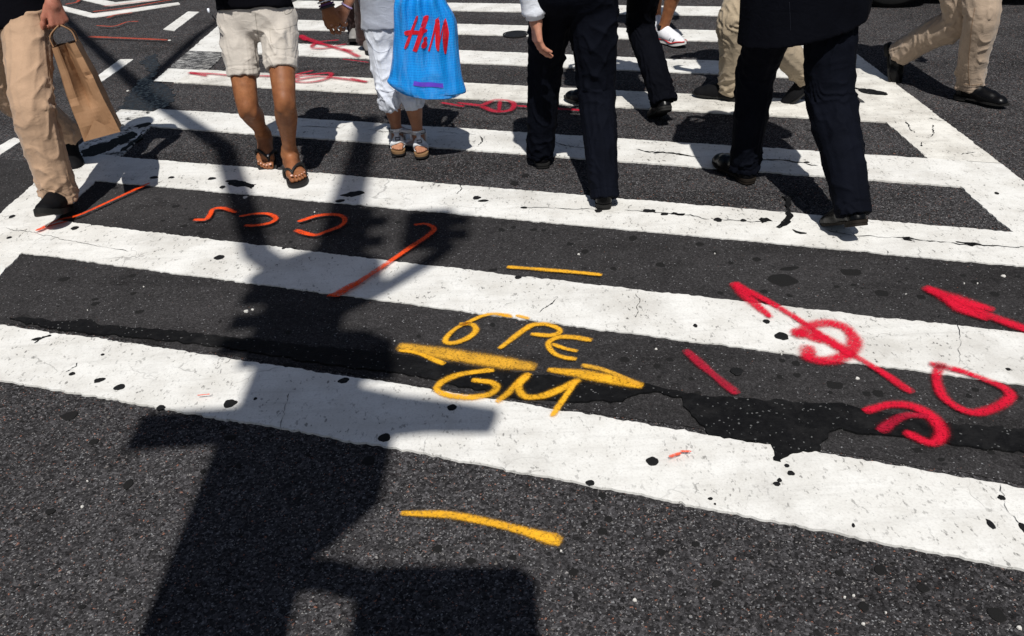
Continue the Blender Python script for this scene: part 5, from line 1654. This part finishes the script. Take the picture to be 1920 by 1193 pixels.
def plastic_bag():
    Lp = [(800, -56), (778, -40), (752, -18), (739, 5), (738, 60), (735, 110), (730, 142), (726, 154), (738, 166), (758, 176), (790, 180)]
    Rp = [(804, -56), (815, -42), (826, -20), (838, 5), (856, 40), (860, 90), (866, 140), (874, 171), (866, 175), (855, 181), (815, 182)]
    Lc = catmull([at(x, y, YB)[[0, 2]] for x, y in Lp], 6); Rc = catmull([at(x, y, YB)[[0, 2]] for x, y in Rp], 6)
    m_ = len(Lc); NS = 36
    zt, zb = Lc[0, 1], min(Lc[:, 1].min(), Rc[:, 1].min())
    def depth(s, t, fx, fz):
        b = (1 - (2 * s - 1) ** 2)
        puff = .075 * b ** .6 * sstep(0, .35, t) * (1 - sstep(.88, 1.0, t) * .85)
        fold = .015 * np.sin(s * 23 + 3 * np.sin(t * 3) + 1.2) * (1 - sstep(.25, .8, t)) * sstep(.02, .2, t) + .003 * np.sin(s * 41 + 2 * t) * (1 - sstep(.1, .75, t))
        cr = .004 * ridge(vnoise(np.column_stack([np.atleast_1d(fx) * 13, np.atleast_1d(fz) * 9, np.atleast_1d(fz) * 0 + 4]), 8))[0]
        return puff + (fold + cr) * min(1.0, b * 2.2 + .05)
    root_loc = np.array([(Lc[:, 0].mean() + Rc[:, 0].mean()) / 2, YB, 0])
    root = bpy.data.objects.new('plastic_bag', None); COL.objects.link(root); root.location = root_loc
    tag(root, 'blue plastic shopping bag with red lettering held by the child', 'bag')
    front, back = [], []
    for i in range(m_):
        t = i / (m_ - 1)
        for s in np.linspace(0, 1, NS + 1):
            p = Lc[i] * (1 - s) + Rc[i] * s
            d = depth(s, t, p[0], p[1])
            front.append((p[0], YB - d, p[1])); back.append((p[0], YB + .8 * depth(1 - s, t, p[0] + 3, p[1]) + .0015, p[1]))
    front, back = np.array(front), np.array(back)
    n = NS + 1
    F = [(i * n + j, (i + 1) * n + j, (i + 1) * n + j + 1, i * n + j + 1) for i in range(m_ - 1) for j in range(NS)]
    off = len(front)
    F += [tuple(off + q for q in f[::-1]) for f in F]
    for i in range(m_ - 1):
        F.append((i * n, off + i * n, off + (i + 1) * n, (i + 1) * n)); F.append((i * n + NS, (i + 1) * n + NS, off + (i + 1) * n + NS, off + i * n + NS))
    V = np.vstack([front, back])
    add('bag_body', mesh_from(shift(V, root_loc), F, 'bag_body'), BLUE, root, True)
    # rolled grip in the hand
    hp = [BAGTOP + np.array([0, -.02, -.03]), BAGTOP + np.array([0, 0, .0]), BAGTOP + np.array([0, .02, .02])]
    v, f = tube(catmull([at(790, -40, YB), BAGTOP + np.array([-.012, -.01, .0]), BAGTOP + np.array([.004, .01, .02]), BAGTOP + np.array([.02, .0, .0]), at(812, -40, YB)], 5), .009, 8)
    add('handle', mesh_from(shift(v, root_loc), f, 'handle'), BLUE, root, True)
    def surf(x, z, lift=.0022):
        lift = lift + .0015
        # nearest row parameter by height, then position across
        best = None
        for i in range(m_ - 1):
            for s_ in (0,):
                pass
        zs = (Lc[:, 1] + Rc[:, 1]) / 2
        a = None
        for i in range(m_ - 1):
            s = np.clip((x - Lc[i, 0]) / max(1e-4, Rc[i, 0] - Lc[i, 0]), 0, 1)
            zi = Lc[i, 1] * (1 - s) + Rc[i, 1] * s; zj = Lc[i + 1, 1] * (1 - s) + Rc[i + 1, 1] * s
            if zj <= z <= zi + 1e-9:
                u = (zi - z) / max(1e-6, zi - zj); t = (i + u) / (m_ - 1); a = (s, t); break
        if a is None: a = (.5, .5)
        return np.array([x, YB - depth(a[0], a[1], x, z) - lift, z])
    import bmesh
    def ink(name, pts, mat, par, lift=.0022):
        """a printed shape: outline in picture positions, cut fine and laid over the plastic"""
        P = [at(700 + x / 5.965, y / 5.965, YB)[[0, 2]] for x, y in pts]
        bm = bmesh.new(); vs = [bm.verts.new((x, 0, z)) for x, z in P]; bm.faces.new(vs)
        bmesh.ops.triangulate(bm, faces=bm.faces)
        for _ in range(6):
            es = [e for e in bm.edges if e.calc_length() > .007]
            if not es: break
            bmesh.ops.subdivide_edges(bm, edges=es, cuts=1); bmesh.ops.triangulate(bm, faces=bm.faces)
        for v in bm.verts: v.co = Vector(surf(v.co.x, v.co.z, lift) - root_loc)
        bmesh.ops.recalc_face_normals(bm, faces=bm.faces)
        me = bpy.data.meshes.new(name); bm.to_mesh(me); bm.free()
        return add(name, me, mat, par, True)
    ink('letter', [(492, 135), (514, 126), (512, 150), (420, 420), (398, 475), (372, 508), (354, 500), (372, 450)], REDP, root)
    ink('letter', [(356, 318), (372, 305), (460, 300), (600, 284), (614, 300), (600, 318), (520, 335), (432, 352), (385, 358), (362, 345)], REDP, root, .0027)
    ink('letter', [(572, 150), (596, 138), (630, 138), (618, 190), (585, 290), (545, 400), (512, 500), (492, 538), (450, 528), (480, 440), (522, 310)], REDP, root)
    ink('letter', [(700, 175), (742, 152), (752, 250), (752, 420), (742, 526), (722, 520), (704, 470), (700, 300)], REDP, root)
    ink('letter', [(704, 190), (712, 230), (690, 350), (660, 460), (638, 534), (618, 528), (640, 460), (676, 320)], REDP, root, .0027)
    ink('letter', [(812, 182), (800, 240), (775, 330), (752, 430), (744, 420), (766, 310), (796, 200)], REDP, root, .0027)
    ink('letter', [(812, 180), (830, 240), (850, 345), (836, 460), (818, 575), (802, 566), (790, 500), (780, 380), (790, 260)], REDP, root)
    def stroke(pts, w):
        P = catmull(np.array(pts, float), 5); T = nrm2(np.gradient(P, axis=0)); S_ = np.column_stack([-T[:, 1], T[:, 0]])
        return [tuple(q) for q in np.vstack([P + S_ * w / 2, (P - S_ * w / 2)[::-1]])]
    amp_ = bpy.data.objects.new('letter', None)
    ink('letter', stroke([(604, 440), (596, 420), (578, 395), (580, 378), (600, 374), (606, 392), (588, 415), (562, 440), (556, 468), (576, 484), (596, 472), (608, 448)], 13), REDP, root, .003)
    bpy.data.objects.remove(amp_)
    ink('print_band', [(466, 855), (785, 885), (790, 932), (456, 905)], PURPP, root)
plastic_bag()

# ================================================================== signal pole behind the camera: its shadow lies over the near bars
def signal_pole():
    PY = -.5
    root = bpy.data.objects.new('traffic_signal_pole', None); COL.objects.link(root); root.location = (-.70, PY, 0)
    base = np.array([-.70, PY, 0])
    tag(root, 'traffic signal pole whose dark shadow falls across the near bars', 'signal pole')
    GREEN = plain('pole_paint', (.035, .045, .04), .5, .3, bump=.2); BLK = plain('signal_black', (.012, .012, .012), .5); YELH = plain('signal_yellow', (.55, .32, .02), .5)
    def P(name, vf, mat, par=root, smooth=True):
        v, f = vf; return add(name, mesh_from(shift(v, base), f, name), mat, par, smooth)
    P('pole', tube([(-.70, PY, 0), (-.70, PY, 4), (-.74, PY, 6.2), (-.77, PY, 8.4)], [.11, .10, .09, .07], 20), GREEN)
    P('base', tube([(-.70, PY, 0), (-.70, PY, .35), (-.70, PY, .45)], [.20, .19, .12], 20), GREEN)
    def head(x0, x1, z0, z1, lenses=3, side=1, dp=.14, mat=YELH):
        """signal housing whose shadow spans x0..x1 and effective heights z0..z1; lenses look sideways along the street"""
        z0, z1 = z0 + dp * .77, z1 - dp * .77
        x, z, w, h = (x0 + x1) / 2, (z0 + z1) / 2, x1 - x0, z1 - z0
        vis = min(.10, w * .25)
        xb0, xb1 = (x0, x1 - vis) if side > 0 else (x0 + vis, x1)
        o = P('signal_head', boxm(((xb0 + xb1) / 2, PY, z), (xb1 - xb0, dp, h)), mat, smooth=False); bevel(o, .02)
        xe = xb1 if side > 0 else xb0
        for i in range(lenses):
            zz = z1 - h * (i + .5) / lenses; r = min(dp * .75, h / lenses) * .46
            t = np.linspace(-.3, math.pi + .3, 13)
            V = [(xe + side * q, PY + r * math.cos(a), zz + r * math.sin(a)) for q in (0, vis) for a in t]
            P('visor', (np.array(V), [(i_, i_ + 1, 14 + i_, 13 + i_) for i_ in range(12)]), BLK, o)
            P('lens', tube([(xe - side * .004, PY, zz), (xe + side * .012, PY, zz)], r * .9, 18), BLK, o)
        return o
    def plate(name, pts, dp=.06, mat=None, y=PY):
        """flat fitting with the outline pts (x, height)"""
        n = len(pts); V = [(x, y - dp / 2, z) for x, z in pts] + [(x, y + dp / 2, z) for x, z in pts]
        F = [tuple(range(n)), tuple(range(2 * n - 1, n - 1, -1))] + [(i, n + i, n + (i + 1) % n, (i + 1) % n) for i in range(n)]
        o = P(name, (np.array(V), F), mat or GREEN, smooth=False); bevel(o, .012); return o
    head(-.92, -.46, 1.7, 3.95, 0, 1)                           # the tall head that makes the broad column
    plate('backplate', [(-.60, 3.10), (-.50, 3.22), (-.39, 3.45), (-.37, 3.95), (-.60, 4.1)])
    plate('cabinet', [(-.42, 1.9), (-.42, 3.03), (-.36, 3.06), (-.02, 3.02), (.025, 2.95), (.02, 1.9)], .04)                             # box at the bottom of the picture
    P('bracket', tube([(-.62, PY, 3.06), (-.50, PY, 3.05), (-.36, PY, 2.96)], .05, 10), GREEN)
    plate('street_sign', [(-1.20, 3.87), (-1.20, 4.13), (-.86, 4.13), (-.86, 3.87)], .03)
    plate('pedestrian_signal', [(-.60, 3.84), (-.28, 3.88), (-.08, 3.85), (-.055, 3.98), (-.20, 4.06), (-.38, 4.14), (-.60, 4.3)], .05, BLK)
    head(-.89, -.40, 3.6, 4.62, 3, 1)
    head(-1.05, -.62, 4.45, 5.45, 3, -1)
    plate('control_box', [(-.70, 4.40), (-.41, 4.42), (-.42, 4.64), (-.52, 4.76), (-.70, 4.80)], .05)
    plate('sign_disc', [(-.66, 4.98), (-.55, 5.08), (-.49, 5.3), (-.52, 5.6), (-.66, 5.82), (-.82, 5.80), (-.95, 5.68), (-1.06, 5.45), (-1.0, 5.2)], .05)
    head(-.82, -.53, 5.62, 6.45, 2, 1)
    P('bracket', tube([(-.66, PY, 5.0), (-.50, PY, 5.22), (-.36, PY, 5.48), (-.25, PY, 5.75)], .04, 10), GREEN)
    head(-.46, -.16, 5.70, 6.34, 2, 1)
    P('mast_arm', tube([(-.75, PY, 5.2), (-1.07, PY + .2, 5.5), (-1.55, 1.0, 5.55), (-2.3, 2.0, 5.6), (-2.95, 3.0, 5.65), (-3.6, 4.0, 5.7), (-4.4, 5.3, 5.75)], [.07, .065, .06, .055, .05, .045, .04], 12), GREEN)
    P('lamp_riser', tube([(-2.45, 2.2, 5.6), (-2.46, 2.2, 6.8), (-2.47, 2.2, 8.0), (-2.40, 2.6, 8.6)], [.05, .05, .045, .04], 10), GREEN)
    o = P('lamp_head', tube([(-2.40, 2.6, 8.6), (-2.30, 3.0, 8.72), (-2.2, 3.4, 8.7)], [.06, .13, .05], 12), GREEN)
signal_pole()

# ================================================================== waiting car, its front wheel just inside the top right corner
def car():
    c0 = gp(1666, 11); fwd = -np.array([BU[0], BU[1], 0]); lf = np.array([-fwd[1], fwd[0], 0])   # near side is its left side
    W_, WB = 1.72, 2.7
    org = np.array([c0[0], c0[1], 0]) - lf * (W_ / 2 - .10)                # mid of front axle on the ground
    if (org - c0)[1] < 0: org = np.array([c0[0], c0[1], 0]) + lf * (W_ / 2 - .10)
    M3 = lambda x, y, z: org + fwd * x + lf * y + np.array([0, 0, z])
    root = bpy.data.objects.new('car', None); COL.objects.link(root); root.location = org
    tag(root, 'black car stopped beyond the crossing at the top right corner', 'car')
    PAINT = plain('car_black', (.008, .008, .009), .22, spec=.6, coat=.8); TYRE = plain('tyre', (.012, .012, .012), .85, spec=.2, bump=.4)
    RIM = plain('rim_alloy', (.35, .35, .36), .3, .9); GLASS = plain('car_glass', (.01, .012, .014), .06, spec=.8); LAMP = plain('head_lamp', (.6, .62, .65), .1, spec=.8); UND = plain('underbody', (.01, .01, .01), .9)
    prof = [(.85, .30, .55), (.80, .22, .68), (.55, .22, .80), (.10, .22, .88), (-.30, .22, .93), (-.85, .22, .96), (-2.2, .22, .97), (-3.0, .22, .98), (-3.45, .24, .96), (-3.62, .32, .80)]
    V, F = [], []
    n = 12
    for x, z0, z1 in prof:
        hw = W_ / 2 * (1 if -3.2 < x < .4 else .93)
        ring = [(-hw * .93, z0), (-hw, z0 + .12), (-hw, z0 + (z1 - z0) * .55), (-hw * .985, z1 - .06), (-hw * .90, z1), (-hw * .4, z1 + .015), (hw * .4, z1 + .015), (hw * .90, z1), (hw * .985, z1 - .06), (hw, z0 + (z1 - z0) * .55), (hw, z0 + .12), (hw * .93, z0)]
        V += [M3(x, y, z) for y, z in ring]
    for i in range(len(prof) - 1):
        for k in range(n): F.append((i * n + k, i * n + (k + 1) % n, (i + 1) * n + (k + 1) % n, (i + 1) * n + k))
    F += [tuple(range(n)), tuple((len(prof) - 1) * n + k for k in range(n))[::-1]]
    body = add('body', mesh_from(shift(V, org), F, 'body'), PAINT, root, True)
    V, F = [], []
    for x, z, hw in [(-.45, .94, .80), (-1.05, 1.36, .62), (-1.5, 1.44, .60), (-2.3, 1.43, .60), (-2.9, 1.34, .60), (-3.35, .97, .72)]:
        V += [M3(x, -hw, z), M3(x, hw, z), M3(x, -.80, .93), M3(x, .80, .93)]
    for i in range(5):
        a, b = i * 4, i * 4 + 4
        F += [(a, a + 1, b + 1, b), (a + 2, a, b, b + 2), (a + 1, a + 3, b + 3, b + 1)]
    add('cabin_glass', mesh_from(shift(V, org), F, 'cabin_glass'), GLASS, root)
    V, F = [], []
    for x, z, hw in [(-1.0, 1.365, .63), (-1.5, 1.455, .61), (-2.3, 1.445, .61), (-2.95, 1.345, .61)]:
        V += [M3(x, -hw, z), M3(x, hw, z), M3(x, -hw, z - .03), M3(x, hw, z - .03)]
    for i in range(3):
        a, b = i * 4, i * 4 + 4
        F += [(a, a + 1, b + 1, b), (a + 2, a, b, b + 2), (a + 1, a + 3, b + 3, b + 1)]
    add('roof', mesh_from(shift(V, org), F, 'roof'), PAINT, root)
    for x in (0, -WB):
        for sd in (1, -1):
            y = sd * (W_ / 2 - .10)
            t = np.linspace(0, 2 * math.pi, 36, endpoint=False)
            prof_ = [(.20, -.10), (.29, -.105), (.325, -.08), (.33, 0), (.325, .08), (.29, .105), (.20, .10)]
            V = [M3(x + r * math.cos(a), y + w, .33 + r * math.sin(a)) for r, w in prof_ for a in t]
            m_ = len(t); F = [(i * m_ + k, i * m_ + (k + 1) % m_, (i + 1) * m_ + (k + 1) % m_, (i + 1) * m_ + k) for i in range(len(prof_) - 1) for k in range(m_)]
            w = add('wheel', mesh_from(shift(V, org), F, 'wheel'), TYRE, root, True)
            V = [M3(x + .20 * math.cos(a), y + sd * .085, .33 + .20 * math.sin(a)) for a in t] + [M3(x, y + sd * .07, .33)]
            add('rim', mesh_from(shift(V, org), [(k, (k + 1) % m_, m_) for k in range(m_)], 'rim'), RIM, w)
            for q in range(5):
                a = q * 2 * math.pi / 5
                v, f = tube([M3(x, y + sd * .10, .33), M3(x + .19 * math.cos(a), y + sd * .095, .33 + .19 * math.sin(a))], .022, 6); add('spoke', mesh_from(shift(v, org), f, 'spoke'), RIM, w)
    for sd in (1, -1):
        v, f = boxm(M3(.80, sd * .62, .66), (.08, .30, .12), np.column_stack([fwd, lf, [0, 0, 1]])); bevel(add('headlight', mesh_from(shift(v, org), f, 'headlight'), LAMP, root), .02)
        v, f = boxm(M3(-3.58, sd * .62, .78), (.08, .28, .12), np.column_stack([fwd, lf, [0, 0, 1]])); bevel(add('taillight', mesh_from(shift(v, org), f, 'taillight'), plain('tail_red', (.3, .01, .01), .2), root), .02)
    v, f = boxm(M3(-1.4, 0, .20), (4.0, 1.45, .06), np.column_stack([fwd, lf, [0, 0, 1]])); add('underbody', mesh_from(shift(v, org), f, 'underbody'), UND, root)
car()
